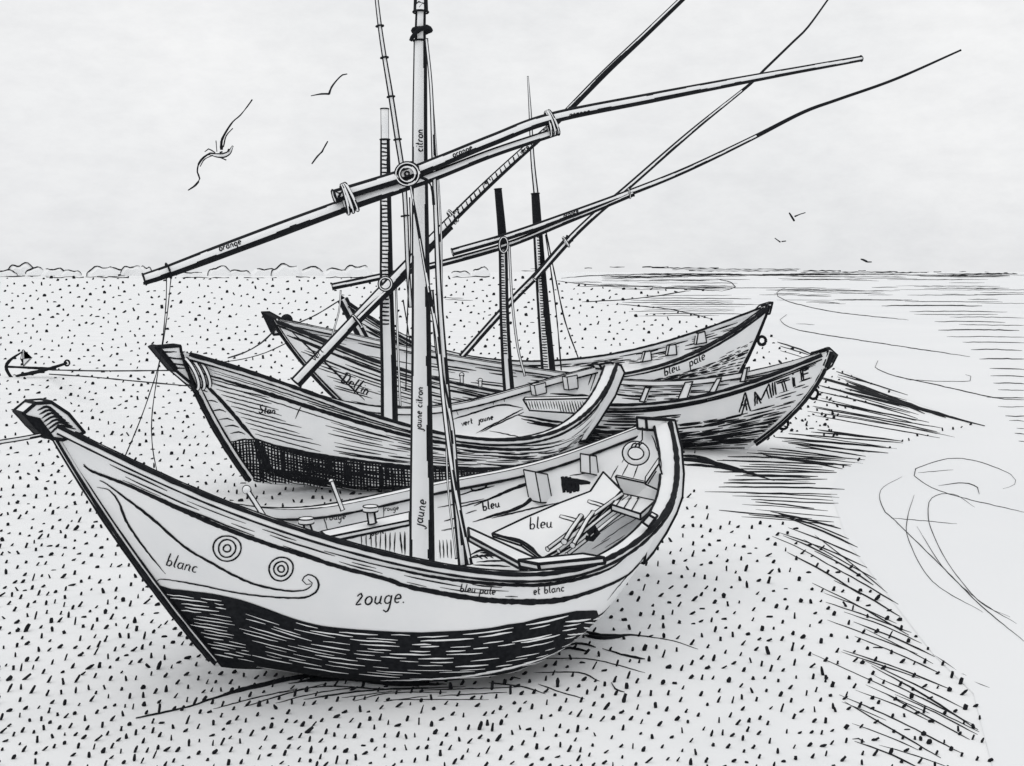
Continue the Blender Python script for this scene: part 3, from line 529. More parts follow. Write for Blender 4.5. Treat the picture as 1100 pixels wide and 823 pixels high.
for x, y, r_ in ((873.5, 423, 5), (841, 455, 5.5)):
    mb = MB(); d = float(Cb.cpx(x - 5, y)[1]); L_ = loop(at(x, y, d - .1), (.2, 1, 0), (1, 0, 0), wx(r_, d), wx(r_ * 1.1, d)); tube(mb, np.vstack([L_, L_[:1]]), wx(1.5, d), 1, 8); mb.build('mooring_ring', rC)
for q in ((687,431,693,416,698,417,692,432), (728,430,736,411,744,410,737,431), (762,421,770,407,775,406,768,422), (795,410,799,396,803,395,800,410)): knee(Cb, PX(*q), rC, 'rib', .12, 1.6)
for x, y in ((496, 411), (516, 417)): d = float(Cb.cpx(x, y)[1]) - .7; pin(x, y + 3, x, y - 8, d, 2.2, 2.3).build('thole_pin', rC)
dC = float(Cb.cpx(545, 415)[1])
mb = MB(); pole(mb, px_path(PX(547,425,544,385,541.5,330,540,262,535,203), dC, dC, 9), [wx(q, dC) for q in (6.2, 5.6, 5, 4.8, 4)], (.28, .36), 30, dark=(.74, 1)); mast_rungs(mb, (536, 539.5), (270, 380), (541, 545), dC, 40, 1.5); mb.build('mast', rC)  # inked sides carry the mast's dark shading

# ================================================================ farthest boat
D = Boat('D', [.3]); rD = thing('fishing_boat', D.S(.5, 0, 0), 'farthest fishing boat, pale sharp-ended hull marked bleu pale, beyond the lettered one', 'boat', 'fishing boats drawn up on the beach')
D.bv = bv = D.mb.bvh()
D.dashes(.05, .5, 10, .6, .99, wpx=2.6, ln=(.02, .06), gap=(.001, .01)); D.dashes(.42, .6, 4, .88, .99, wpx=1.8, ln=(.01, .03), gap=(.002, .01))
D.dashes(.1, .95, 16, .02, .5, wpx=1.5, ln=(.04, .1), gap=(.004, .03), prob=.9); D.uline([.01, .25, .5], [.8, .78, .78], [3, 3, 2.5]); D.dashes(.3, .9, 4, .0, .12, wpx=3, ln=(.02, .05), gap=(.004, .02))
D.uline([.5, .75, .99], [.86, .86, .92], [2, 2.2, 2]); D.patch(lambda u: .4, 1)
D.dashes(.5, .98, 10, .4, .97, side=1, wpx=1.4, ln=(.02, .06), gap=(.005, .02), inner=True, prob=.8)
write(D.mb, bv, 'bleu', 714, 404, 5, 22, 1.7, .3); write(D.mb, bv, 'pale', 741, 394, 5.2, 26, 1.7, .3)
D.mb.build('hull', rD)
D.rail(rD, 'gunwale', -1, (.1, .11, .13), .08, ([3.5, 3, 3, 3, 3.2, 3.5], [1.5, 1.5, 2, 2.2, 2.2], [2, 1.5, 1.5, 2, 2]), .01, .99)
D.rail(rD, 'gunwale', 1, (.11, .12, .12), .09, ([2, 2, 2.5, 2.6], [1.2, 1.5, 1.8], 1.0), .01, .985)
mb = MB(); bar_on_path(mb, D, D.S(np.zeros(30), np.linspace(0, 1, 30), 0), .16, .16, ([4, 5], [4, 4])); mb.build('stem_post', rD)
mb = MB(); bar_on_path(mb, D, D.S(np.ones(30), np.linspace(0, 1, 30), 0)[2:], .05, .1, ([2.6, 2.6], [2, 2])); mb.build('stern_post', rD)
mb = MB(); on_centre(D, PX(367,319,376,326,386,333,382,345,374,338), .1, mb, .03); on_centre(D, PX(366,318,372,323,380,344,374,338), .106, mb, .02, 1); mb.build('stem_head', rD)
mb = MB(); on_centre(D, PX(808,339,818,328,828,325,825,337), .1, mb, .03); mb.build('stern_head', rD)
mb = MB(); d = float(D.cpx(815, 366)[1]); L_ = loop(at(818.5, 366, d - .1), (.2, 1, 0), (1, 0, 0), wx(4, d), wx(4.4, d)); tube(mb, np.vstack([L_, L_[:1]]), wx(1.7, d), 1, 8); mb.build('mooring_ring', rD)
for q in ((690,389,693,378,699,377,700,387), (717,382,719,371,726,370,727,381), (748,370,750,358,757,356,759,368)): knee(D, PX(*q), rD, 'rib', .14, 1.5)
dD = float(D.cpx(588, 402)[1])
mb = MB(); pole(mb, px_path(PX(590,410,585,350,580,285,575,208), dD, dD, 9), [wx(q, dD) for q in (8, 6.8, 5.6, 4.4)], (.22, .45), 30, dark=(.8, 1)); mast_rungs(mb, (577, 584), (255, 400), (582, 589), dD, 50, 1.6); mb.build('mast', rD)  # broad black right side is drawn shading
mb = MB(); pole(mb, px_path(PX(576,210,572,170,569.5,120,567,82), dD + .05, dD + .05, 9), [wx(q, dD) for q in (3, 2.4, 1.8, .9)], (.25, .35), 14); mb.build('topmast', rD)
# ================================================================ yards (spars lashed to the masts, each a thing of its own)
def spar(root, pts, d0, d1, r, ew, name='spar', texts=(), **k):
    mb = MB(); P = px_path(pts, d0, d1, 7); q = np.interp(np.linspace(0, 1, len(P)), np.linspace(0, 1, np.size(r)), np.atleast_1d(r)) * P[:, 1] / F
    pole(mb, P, q, ew, 28, **k); bv = mb.bvh()
    for t in texts: write(mb, bv, *t)
    return mb, root, name, bv
def lashing(root, x, y, d, ang, rx, ry, n=3, w=2.0, gap=3.0):
    mb = MB(); a = math.radians(ang); ax = np.array([math.cos(a), .35, math.sin(a)])
    for k in range(n):
        o = (k - (n - 1) / 2) * gap; c = at(x + o * math.cos(a), y - o * math.sin(a), d)
        pole(mb, loop(c, ax + [0, 0, .12 * (k - 1)], (0, 0, 1), wx(ry, d), wx(rx, d), 24), wx(w, d), (.27, .27), closed=True, k=12)
    return mb.build('lashing', root)
yA = thing('lateen_yard', at(440, 190, 8.9), 'longest lateen yard, two pale spars lashed together, slung on the nearest mast', 'yard', 'lateen yards')
m_, *_ = spar(yA, PX(155,300,182,291,262,261,370,221,437,199,470,187.5,530,164,599,141), 8.2, 9.35, (6.4, 7.8, 8.2, 7.6, 5.8, 5, 4.6), (.19, .4), texts=[('orange', 236, 270, 4.0, 19, 1.3)])
c = at(181, 291, 8.25); L_ = loop(c, (1, .5, .38), (0, 0, 1), wx(8.3, 8.25), wx(8.3, 8.25)); tube(m_, np.vstack([L_, L_[:1]]), wx(1.1, 8.25), 1, 6)
m_.build('lower_spar', yA)
m_, _, _, sv = spar(yA, PX(359,211,437,187,470,174.5,530,150,592,127,700,105,815,83,925,63), 8.62, 10.4, (7.2, 7, 6.6, 6.4, 6, 5.6, 4.8, 3.8, 3.2), (.24, .38), texts=[('orange', 487, 169, 3.6, 22, 1.3), ('orange', 612, 126, 3.6, 10, 1.3)])
for q in ((358,207,361,214,366,217), (360,206,366,208,362,214), (368,205,363,211)): trace(m_, sv, PX(*q), 3.4)
m_.build('upper_spar', yA)
lashing(yA, 374, 213, 8.62, 22, 5, 15.5, 3, 2.3, 3.6); lashing(yA, 592, 132, 9.28, 22, 4, 13, 3, 1.6, 3.2)
mb = MB(); c = at(437.5, 187, 8.75)
for r_ in (12.5, 8.5): pole(mb, loop(c, (.1, 1, .1), (1, 0, 0), wx(r_, 8.75), wx(r_ * .95, 8.75), 26), wx(2.1, 8.75), (.27, .27), closed=True, k=12)
a = loop(c - [0, .02, 0], (0, 1, 0), (1, 0, 0), wx(2.4, 8.75), wx(2.4, 8.75), 12); tube(mb, np.vstack([a, a[:1]]), wx(1.3, 8.75), 1, 6)
tube(mb, smooth([at(426, 184, 8.76), at(432, 177, 8.76), at(442, 174, 8.76), at(450, 180, 8.76)], .03), wx(1.1, 8.7), 1, 6); tube(mb, smooth([at(449, 190, 8.76), at(458, 193, 8.78), at(464, 202, 8.8), at(466, 220, 8.85)], .03), wx(1.6, 8.7), 1, 6)
mb.build('lashing', yA)
yB = thing('lateen_yard', at(418, 306, dB - .35), 'steepest lateen yard, pale below and black above, slung on the second mast', 'yard', 'lateen yards')
m_, _, _, sv = spar(yB, PX(318,411,362,364,413,310,475,246,530,192,592,136), dB - .55, dB + .4, (7, 6.4, 5.8, 5.2, 4.8, 4.2), (.18, .36), texts=[('vert', 338, 388, 4.2, 46, 1.3), ('vert', 520, 200, 3.0, 42, 1.4), ('vero', 560, 166, 3.0, 40, 1.4), ('vert', 486, 232, 3, 44, 1.4)])
for x in np.arange(478, 590, 4.6): trace(m_, sv, PX(x - 1, 243 - (x - 478) * .94 - 6, x + 3.5, 243 - (x - 478) * .94 + 5), rng.uniform(1.2, 2.2), step=2)
m_.build('lower_spar', yB)
m_, *_ = spar(yB, PX(385,344,413,316,440,290,462,266,484,244), dB - .42, dB + .2, (4.2, 4.6, 4, 3.2), (.2, .5)); m_.build('upper_spar', yB)
m_, *_ = spar(yB, PX(586,142,604,125,650,78,690,40,740,-8), dB + .35, dB + 1.2, (3.4, 3.8, 3.6, 3.2), (.18, .66)); m_.build('yard_tip', yB)
lashing(yB, 384, 345, dB - .45, 46, 2.2, 7.5, 1, 1.6, 4); lashing(yB, 486, 233, dB + .02, 46, 2.4, 7.5, 2, 1.4, 3)
mb = MB(); pole(mb, loop(at(414, 305, dB - .75), (.1, 1, 0), (1, 0, 0), wx(6.5, dB), wx(6.5, dB), 22), wx(1.8, dB), (.3, .3), closed=True, k=12); mb.build('lashing', yB)
yC = thing('lateen_yard', at(541, 262, dC - .3), 'lateen yard with a long thin curved tip, slung on the third mast', 'yard', 'lateen yards')
m_, *_ = spar(yC, PX(357,308,410,297,470,284,545,263,610,237,680,208), dC - .6, dC + .2, (3.8, 3.8, 3.6, 3.4, 3.2), (.3, .46)); m_.build('lower_spar', yC)
m_, *_ = spar(yC, PX(486,271,545,254,600,235,675,207.5,738,182,805,150,862,121,900,107,962,85,1032,54), dC - .45, dC + 1.6, (4.2, 4.2, 4, 3.6, 3, 2.2, 1.7, 1.5, 1), (.28, .42), dark=(.6, 1), texts=[('orange', 606, 234, 2.7, 20, 1.2)]); m_.build('upper_spar', yC)
mb = MB(); pole(mb, loop(at(541, 263, dC - .55), (.1, 1, 0), (0, 0, 1), wx(8, dC), wx(4.5, dC), 22), wx(1.5, dC), (.3, .3), closed=True, k=12); mb.build('lashing', yC)
lashing(yC, 676, 208, dC + .15, 20, 1.6, 5, 1, 1.0, 4)
yD = thing('lateen_yard', at(582, 290, dD - .4), 'thin lateen yard rising behind all the other yards, slung on the farthest mast', 'yard', 'lateen yards')
m_, _, _, sv = spar(yD, PX(496,383,545,328,580,292,612,256), dD - .6, dD, (3.6, 3.8, 4, 4.4), (.3, .42))
for x0, x1 in ((515, 533), (556, 574)):
    for k in range(7): trace(m_, sv, PX(x0 + k * 3.5, 362 - (x0 - 515) * 1.1 - k * 3.9, x0 + 5 + k * 3.5, 359 - (x0 - 515) * 1.1 - k * 3.4), 1.5)
m_.build('lower_spar', yD)
m_, *_ = spar(yD, PX(574,300,607,262,640,230,672,203,742,142,805,91,820,76,852,45,868,29,892,-4), dD - .5, dD + 2.6, (3.2, 3.6, 3.4, 3.2, 2.8, 2, 1.4, 1.2, .9), (.3, .44), dark=(.68, 1)); m_.build('upper_spar', yD)
lashing(yD, 608, 260, dD - .3, 45, 1.8, 6, 1, 1.3, 5)

# ================================================================ bamboo pole, ropes
mb = MB(); d = 9.5; pole(mb, px_path(PX(404,-6,408,28,413,62,420,104,427,150,433,190,436,232,438,285,441,330), d, d, 6), [wx(q, d) for q in (2.2, 2.6, 3, 3.2, 3, 2.8, 2.6, 2.4)], (.24, .24), 20)
for x, y in ((408, 28), (413, 62), (420, 104), (427, 150), (435, 232)): L_ = loop(at(x, y, d), (.13, 0, -1), (1, 0, 0), wx(3.9, d), wx(3.9, d), 14); tube(mb, np.vstack([L_, L_[:1]]), wx(1.0, d), 1, 6)
tag(mb.build('bamboo_pole', None, origin=at(441, 330, d)), 'jointed bamboo pole standing up behind the longest yard, left of the nearest mast', 'pole')
def rope(pts, d0, d1, r, ew, label, group=None, name='rope', ink=False):
    P = px_path(pts, d0, d1, 7); mb = MB(); q = np.interp(np.linspace(0, 1, len(P)), np.linspace(0, 1, np.size(r)), np.atleast_1d(r)) * P[:, 1] / F
    if ink: tube(mb, P, q, 1, 7, .25)
    else: pole(mb, P, q, ew, 14, wob=.3)
    return tag(mb.build(name, None, origin=P[-1]), label, 'rope', group)
G_ = 'running ropes'
rope(PX(458,42,463,95,466,175,469,250,472,320,478,400,487,500,497,607), 9.1, 8.6, (1.8, 2.4, 3, 3.6, 4.2, 4.8, 5.2), (.26, .34), 'thickest stay running down the right side of the nearest mast to the rail', G_)
rope(PX(441,200,450,250,461,314,469.6,362,478,446,488,520,505,606), 8.72, 8.5, (1.2, 2, 2.6, 2.8, 3, 3.2), (.32, .36), 'halyard crossing the nearest mast from the yard ring down to the rail', G_)
rope(PX(459,44,464,100,470,180,474,250,475,323,478,384,479,440,481,520,490,600), 9.25, 9.0, (.9, 1.1, 1.2), (.3, .3), 'thin line beside the nearest mast, from its very top to the rail', G_)
rope(PX(464,312,470,380,480,430,486,462,490,510,494,560,499,600), 8.8, 8.6, (2, 2.6, 3, 3.2), (.34, .4), 'short stout tackle rope beside the foot of the nearest mast', G_)
rope(PX(179,297,178,330,172,385,160,425,148,458,134,491), 8.2, 7.55, .6, 0, 'left one of two thin lines hanging from the low end of the longest yard', G_, ink=True)
rope(PX(184,296,178,350,168,410,163,450,164,482,169,508), 8.2, 7.75, .55, 0, 'right one of two thin lines hanging from the low end of the longest yard', G_, ink=True)
rope(PX(425,300,427,360,430,436), dB - .1, dB - .1, 1.3, (.3, .3), 'thin double line beside the foot of the second mast', G_)
rope(PX(440,212,441,260,438,330,436,420), 9.4, 9.4, .7, 0, 'thin line hanging behind the nearest mast from the longest yard', G_, ink=True)
rope(PX(366,312,364,335,355,366), dC - .6, dC - .6, 1.0, (.3, .3), 'short line hanging from the low end of the third yard', G_)
rope(PX(547,264,550,320,556,372,564,404), dC - .3, dC - .4, 1.5, (.3, .3), 'line from the third yard down beside the third mast', G_)
rope(PX(586,252,592,292,598,340,603,398), dD - .2, dD - .3, .75, 0, 'shroud closest to the farthest mast, running down to the rail', G_, ink=True)
rope(PX(586,246,597,300,607,345,621,384), dD - .2, dD + .2, .75, 0, 'outermost shroud of the farthest mast, sloping furthest to the right', G_, ink=True)
rope(PX(433,322,438,352,441,372), dC, dC, .7, 0, 'short slack line hanging beneath the third yard beside the second mast', G_, ink=True)
rope(PX(50,466,30,470,12,473,-20,478), 7.15, 6.6, 2.6, (.3, .36), 'stout mooring rope leading from the carved prow of the nearest boat out of view', G_)
rope(PX(296,354,280,369,262,379,245,384.5), Cb.cpx(296, 354)[1], 15.2, .9, 0, 'mooring line slung from the lettered boat to the bow of the second boat', G_, ink=True)
rope(PX(309,368,285,379,262,385.5,240,389), Cb.cpx(309, 368)[1], 15.2, .6, 0, 'thin slack line under the mooring line at the bow of the second boat', G_, ink=True)
rope(PX(366,322,340,338,318,348), dD - 1, Cb.cpx(318, 348)[1] + .3, .7, 0, 'line from the farthest prow to the lettered boat', G_, ink=True)
rope(PX(56,397.5,110,398.5,186,398), 31.5, B.cpx(195, 400)[1], .75, 0, 'upper anchor rope running from the anchor to the second prow', G_, ink=True)
rope(PX(53,402,98,405,140,409,200,414.5), 31.5, B.cpx(200, 408)[1], .75, 0, 'lower anchor rope running from the anchor to the second prow', G_, ink=True)
# ================================================================ anchor lying on the sand
dk = 31.8; rk = thing('anchor', at(30, 405, dk), 'small dark anchor lying on the sand far left with two ropes', 'anchor')
def an(name, pts, r, d=dk, taper=0):
    mb = MB(); P = px_path(PX(*pts), d, d, 3); tube(mb, P, np.interp(np.linspace(0, 1, len(P)), np.linspace(0, 1, len(r)), r) * d / F, 1, 8, .15); return mb.build(name, rk)
an('shank', (7,394,30,395,60,396.5), (1.2, 1.4, 1.8)); an('stock', (17,404,40,399.5,60,394,72,390), (1, 2.4, 1.6, 1.2), dk - .2)
an('arm', (24,378,12,386,6.5,394,11,404,20,413), (.9, 1.6, 2, 1.8, 1.4))
for q in ((24,376,22,386,33,384.5,25,393), (11,412,17,417,22,413,19,405)):
    mb = MB(); P = [at(x, y, dk) for x, y in PX(*q)]; prism(mb, P, (0, .1, 0), wx(.38, dk)); mb.build('fluke', rk)
mb = MB(); L_ = loop(at(72, 390, dk - .2), (.2, 1, 0), (1, 0, 0), wx(3, dk), wx(3, dk), 14); tube(mb, np.vstack([L_, L_[:1]]), wx(1, dk), 1, 6); mb.build('ring', rk)

# ================================================================ gulls
def gull(d, label, wings, body=None, extra=(), r=1.0):
    mb = MB()
    for k, (pts, w_) in enumerate(wings):
        p = smooth(PX(*pts), 3); s = np.linspace(0, 1, len(p)); P = np.array([at(x, y, d + (.5 * q if k % 2 else -.5 * q) * d * .02) for (x, y), q in zip(p, s)])
        tube(mb, P, np.interp(s, np.linspace(0, 1, len(w_)), w_) * d / F / 2, 1, 6, .2)
    if body:
        p = smooth(PX(*body[0]), 2); P = np.array([at(x, y, d) for x, y in p]); pole(mb, P, np.interp(np.linspace(0, 1, len(p)), np.linspace(0, 1, len(body[1])), body[1]) * d / F, (.22, .3), 14)
    for pts, w_ in extra: tube(mb, [at(x, y, d - .05) for x, y in smooth(PX(*pts), 2)], w_ * d / F / 2, 1, 6)
    return tag(mb.build('gull', None, origin=at(wings[0][0][0], wings[0][0][1], d)), label, 'gull', 'gulls in flight')
gull(14, 'largest gull, pale bodied with long thin wings, flying upper left', [((238,161,238,152,242,143,250,131,258,124,266,114,271,107), (3.4, 3, 2, 1.4, 1, 1.6)), ((232,166,226,165,219,169,213.5,176,212,185,214.5,192,210,199,202,204.5), (2.6, 2.4, 1.8, 1.6, 2.6, 1)), ((240,158,243,146,250,138), (1.4, 1.2)), ((231,164,224,160,220,163), (1.4, 1)), ((231,166,220,171,215,179), (1.2, 1))],
     ((226,166,233,167,240,167,246,164,250,157), (1, 2.6, 3, 2.2, .8)), [((236,169,243,172), 1.4), ((233,163,232,151), 1), ((245,163,246,160), 2.2), ((236,164,239,163), 2)])
gull(40, 'single-line gull with one wing stretched flat, high left of the masts', [((353.5,101,345,101,334,103), (2.2, 1.8, 1.2)), ((353.5,101,356,94,362,86,368,80.5,373,79.5), (2.4, 2, 1.8, 1.4))])
gull(55, 'small gull banking steeply below another, left of the second mast', [((346,163,341,168,335,176), (2, 1.8, 1.4)), ((346,163,348,159,352,152), (2, 1.6, 1.2))])
gull(60, 'darkest gull over the sea, wings in a sharp V', [((853,237,850.5,233,848,229), (2.8, 2.2, 1.6)), ((854,232.5,860,230,865,228.5), (1.8, 1.4, 1))])
gull(75, 'tiny faint gull below the sharp V winged one over the sea', [((838,260,832.5,256), (1.4, 1)), ((840,259.5,844,259), (1.4, 1.2))])
gull(90, 'tiny gull flying lowest, just above the sea horizon', [((931,281,927,279,925,278.5), (2, 1.6)), ((932,281.5,936,281.5), (1.8, 1.4))])
# ================================================================ ground, sea, shore
mb = MB(); mb.add([(-9000, -300, 0), (9000, -300, 0), (9000, 12000, 0), (-9000, 12000, 0)], [(0, 1, 2, 3)]); tag(mb.build('sand_ground', None, [SAND]), kind='structure')
shore = PX(600,296.5,598,302,637,307,700,309,776,313.5,742,313,700,320,640,326,700,330,765,343,835,364,905,398,979,431,1045,457,975,474,905,503,892,530,912,585,960,648,1003,704,1046,746,1066,823,1120,1100)
sp_ = [atz(x, y, 0) for x, y in shore]; sp_[0] = np.array([sp_[0][0] * 12, 11500, 0]); sp_ = [p + [0, 0, .004] for p in sp_]
mb = MB(); mb.add(sp_ + [np.array([9000, -290, .004]), np.array([9000, 11500, .004])], [list(range(len(sp_) + 2))]); tag(mb.build('sea', None, [SEA]), kind='structure')

def gline(mb, pts, w_, step=5.0, jit=.25, rag=.2, taper=.3, z=0.0, sm=True):
    """Dark pen stroke lying on the ground or the water."""
    p = (smooth if sm else linear)(PX(*pts) if not isinstance(pts, np.ndarray) else pts, step); p = p + np.c_[np.zeros(len(p)), rng.uniform(-jit, jit, len(p))]
    p[:, 1] = np.maximum(p[:, 1], 293.4); P = np.array([atz(x, y, z) for x, y in p]); w_ = np.interp(np.linspace(0, 1, len(p)), np.linspace(0, 1, np.size(w_)), np.atleast_1d(w_)) * P[:, 1] / F
    P = P + np.c_[np.zeros((len(P), 2)), w_ * .3]; stroke(mb, P, (0, 0, 1.), w_, 1.0, 0, taper, 6, rag)
# boat shadows drawn as dark hatching strokes, plus shore lines and combed sand
mb = MB()
def cluster(l0, l1, r0, r1, n, w_, j=6.0):
    for k in range(n):
        t = (k + rng.uniform(-.3, .3)) / max(1, n - 1); a = np.array(l0) * (1 - t) + np.array(l1) * t + [rng.uniform(-j, j) * 2, rng.uniform(-1, 1)]; b = np.array(r0) * (1 - t) + np.array(r1) * t + [rng.uniform(-j, j) * 1.5, rng.uniform(-1.2, 1.2)]
        gline(mb, np.array([a, (a + b) / 2 + [0, rng.uniform(-1, .6)], b]), w_ * rng.uniform(.6, 1.5), 9)
cluster((892,400), (884,447), (962,422), (1022,472), 18, 1.4, 9); cluster((898,405), (908,420), (985,438), (1046,457), 7, 2.3, 10)
cluster((866,463), (820,492), (970,473), (903,503), 16, 1.6, 11); cluster((790,488), (772,520), (905,494), (872,520), 13, 1.5, 12); cluster((776,524), (800,556), (888,526), (892,566), 11, 1.4, 13)
for x0, y0, x1, y1, w_ in ((826,549,905,570,2),(838,552,912,578,1.6),(832,556,880,567,1.4),(850,560,921,590,1.8),(845,566,923,599,1.6),(841,575,894,598,1.5),(835,572,933,612,1.6),(864,581,943,622,1.4),(877,573,953,637,1.2),(874,591,940,629,1.8),(831,577,897,612,1.2),(845,592,925,640,1.6),(881,601,963,651,1.6),(897,624,969,662,1.6),(871,625,977,682,1.4),(884,638,962,672,1.2),(889,649,980,682,1.6),(905,656,992,690,1.2),(916,667,1003,705,1.6),(889,668,987,701,1.4),(919,682,1010,722,1.4),(928,677,1003,712,1.1),(904,697,1021,742,1.6),(872,702,1052,788,1.3),(903,700,990,730,1.2),(936,717,1050,783,1.6),(931,709,1035,760,1.2),(940,725,1045,778,1.3),(948,743,1041,796,1.5),(930,735,1000,768,1.2),(900,746,1031,809,1.5),(905,752,950,774,1.1),(909,756,1012,816,1.6),(920,742,1005,776,1.1),(917,776,985,806,1.3),(918,797,986,824,1.8),(916,793,930,796,1.8),(945,800,1020,826,1.0),(1002,705,1028,719,1.3),(1032,723,1040,727,1.2),(1045,731,1062,740,1.5),(960,748,1052,790,1.1)):
    a = np.array([x0, y0]) + rng.uniform(-2, 2, 2); b = np.array([x1, y1]) + rng.uniform(-2, 2, 2); gline(mb, np.array([a, (a + b) / 2 + [0, rng.uniform(-2.5, .5)], b]), [w_ * .8, w_ * rng.uniform(.9, 1.4), w_ * 1.15], 9)
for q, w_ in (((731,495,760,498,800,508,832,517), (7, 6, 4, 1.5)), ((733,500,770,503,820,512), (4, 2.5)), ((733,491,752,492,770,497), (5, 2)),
    ((146,772.5,198,761,239,748,285,737,329,728,387,725), (4, 2, 2.6, 3, 4, 6)), ((240,746,290,735,344,725), (3, 5, 5)), ((229,762,275,750,320,740), 1.4), ((262,760,300,748,349,735), 1.6), ((296,756,340,745,390,738), 1.4), ((326,752,390,743,460,739), 2), ((367,750,431,742), 1.2), ((412,754,460,748), 1.2), ((310,735,360,729,420,736,480,736), (2, 6, 7, 3)), ((330,733,380,731,450,738), (3, 5, 2)), ((300,745,350,738,420,741,500,738), 1.6), ((380,753.5,418,745,480,744), 1.2), ((415,752,525,752), 1.1), ((450,742,520,740,560,738), 1.3), ((470,748,510,746,545,744), 1.3),  # hatched strokes standing for the front boat's shadow
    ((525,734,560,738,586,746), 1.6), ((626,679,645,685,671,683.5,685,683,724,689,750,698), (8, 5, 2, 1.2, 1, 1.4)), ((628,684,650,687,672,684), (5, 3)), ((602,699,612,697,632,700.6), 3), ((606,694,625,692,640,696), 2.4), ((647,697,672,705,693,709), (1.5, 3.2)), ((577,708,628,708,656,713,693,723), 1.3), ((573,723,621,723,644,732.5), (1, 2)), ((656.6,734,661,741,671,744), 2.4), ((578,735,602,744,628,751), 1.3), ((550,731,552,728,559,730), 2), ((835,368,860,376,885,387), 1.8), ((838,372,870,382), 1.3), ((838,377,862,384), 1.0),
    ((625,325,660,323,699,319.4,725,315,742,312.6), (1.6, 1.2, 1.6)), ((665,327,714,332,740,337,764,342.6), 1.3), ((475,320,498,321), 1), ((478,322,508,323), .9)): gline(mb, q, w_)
tag(mb.build('shadow_and_shore_strokes', None, [INK]), kind='stuff')
# ripples on the water
mb = MB()
for q, w_ in (((845,309,834.5,314.5,845,323.6,900,336,976,344), 1.0), ((845,338,838,343.6,856,354.5,918,365,1042,383.6), 1.1), ((943,388,940,394.7,962,404.5,1001,412.7,1067,427.4,1102,430), 1.2), ((973,408,1015,410,1042,409.5,1043,404.5,1037,402.5), .8), ((1077,525.5,1090,520.6,1086,510,1050,496,1018,493,983.6,504,982,511,1001,524,1034,535,1102,551), (.8, .9, .8, .9, 1.2)), ((1008,522,1034,519,1050,524,1052,531), (.8, 1.3)), ((969,512,946,527,949,547,962,560,1015,612,1054,651,1100,689), (.7, 1, 1, 1.2)), ((957,556.6,1028,563), .8), ((982,532,975,556,976,580,1002,625,1056,658), .8), ((1047,545,1024,531,1001,535,997,553,1002,573,1021,609,1054,648,1085,663), .8), ((985,566,1015,612,1054,647,1092,670), .8), ((986,508,1024,505), .7),
    ((603,299,653,296,745,294.5), 1.2), ((598,302,637,306.5,696,308.6,776,313), 1.3), ((776,313,790,308.6,786,304,770,300), 1.0), ((855,348,875,349), .7)): gline(mb, q, w_, z=.004)
for k in range(34):
    y = rng.uniform(295.5, 312); x = rng.uniform(615, 760); gline(mb, np.array([(x, y), (x + 20, y + .2), (x + rng.uniform(25, 80), y + .4)]), rng.uniform(.5, 1.0), z=.004)
for k in range(10): y = 318 + k * 2.4; x = 670 + rng.uniform(-10, 25) + abs(k - 2) * 3; gline(mb, np.array([(x, y), (x + rng.uniform(70, 120), y + rng.uniform(-1, 1))]), rng.uniform(.6, 1.1), z=.004)
for k in range(30): x = rng.uniform(690, 1060); y = 294 + abs(rng.normal()) * 1.6; gline(mb, np.array([(x, y), (x + rng.uniform(30, 110), y + .3)]), rng.uniform(.6, 1.4), z=.004)
for k in range(44): y = rng.uniform(297, 326); x = rng.uniform(800, 1060); gline(mb, np.array([(x, y), (x + rng.uniform(20, 110), y + rng.uniform(-.6, .9))]), rng.uniform(.5, .9), z=.004)
for y, x0, x1 in ((318,857,893), (325,866,902), (329,947,1055), (335,977,1082), (338,982,1072), (341,1020,1100), (346,1004,1080), (349,1030,1102), (355,1008,1095), (362,1017,1102), (368,1034,1102), (376,1043,1098), (386,1052,1102), (396,1063,1102), (404,1064,1102), (412,1067,1102), (419,1072,1102), (427,1060,1102), (437,1072,1102), (447,1080,1102), (452,1084,1102), (460,1092,1102), (466,1090,1102), (474,1094,1102)): gline(mb, np.array([(x0, y), ((x0 + x1) / 2, y + rng.uniform(-.5, .8)), (x1, y + rng.uniform(0, 1.5))]), rng.uniform(.8, 1.5), z=.004)
tag(mb.build('water_ripples', None, [INK]), kind='stuff')
# low far shore along the sea horizon
mb = MB(); dS = 1500.
for x0, x1, y in ((628,640,288), (648,652,289), (655,672,287), (690,720,287), (700,775,288), (722,862,289.5), (740,860,291), (780,862,289), (863,905,291), (900,965,292), (922,932,291), (962,1000,292.5), (1003,1012,292), (1030,1042,292), (1045,1096,294), (1058,1064,292.5), (1078,1084,293), (860,1000,293), (560,592,291), (570,582,289)):
    P = np.array([at(x, y + rng.uniform(-.4, .4), dS) for x in np.arange(x0, x1, 4)]); 
    if len(P) > 1: tube(mb, P, rng.uniform(.25, .55) * dS / F, 0, 6, .7)
tag(mb.build('far_shore', None, [INK]), kind='structure')
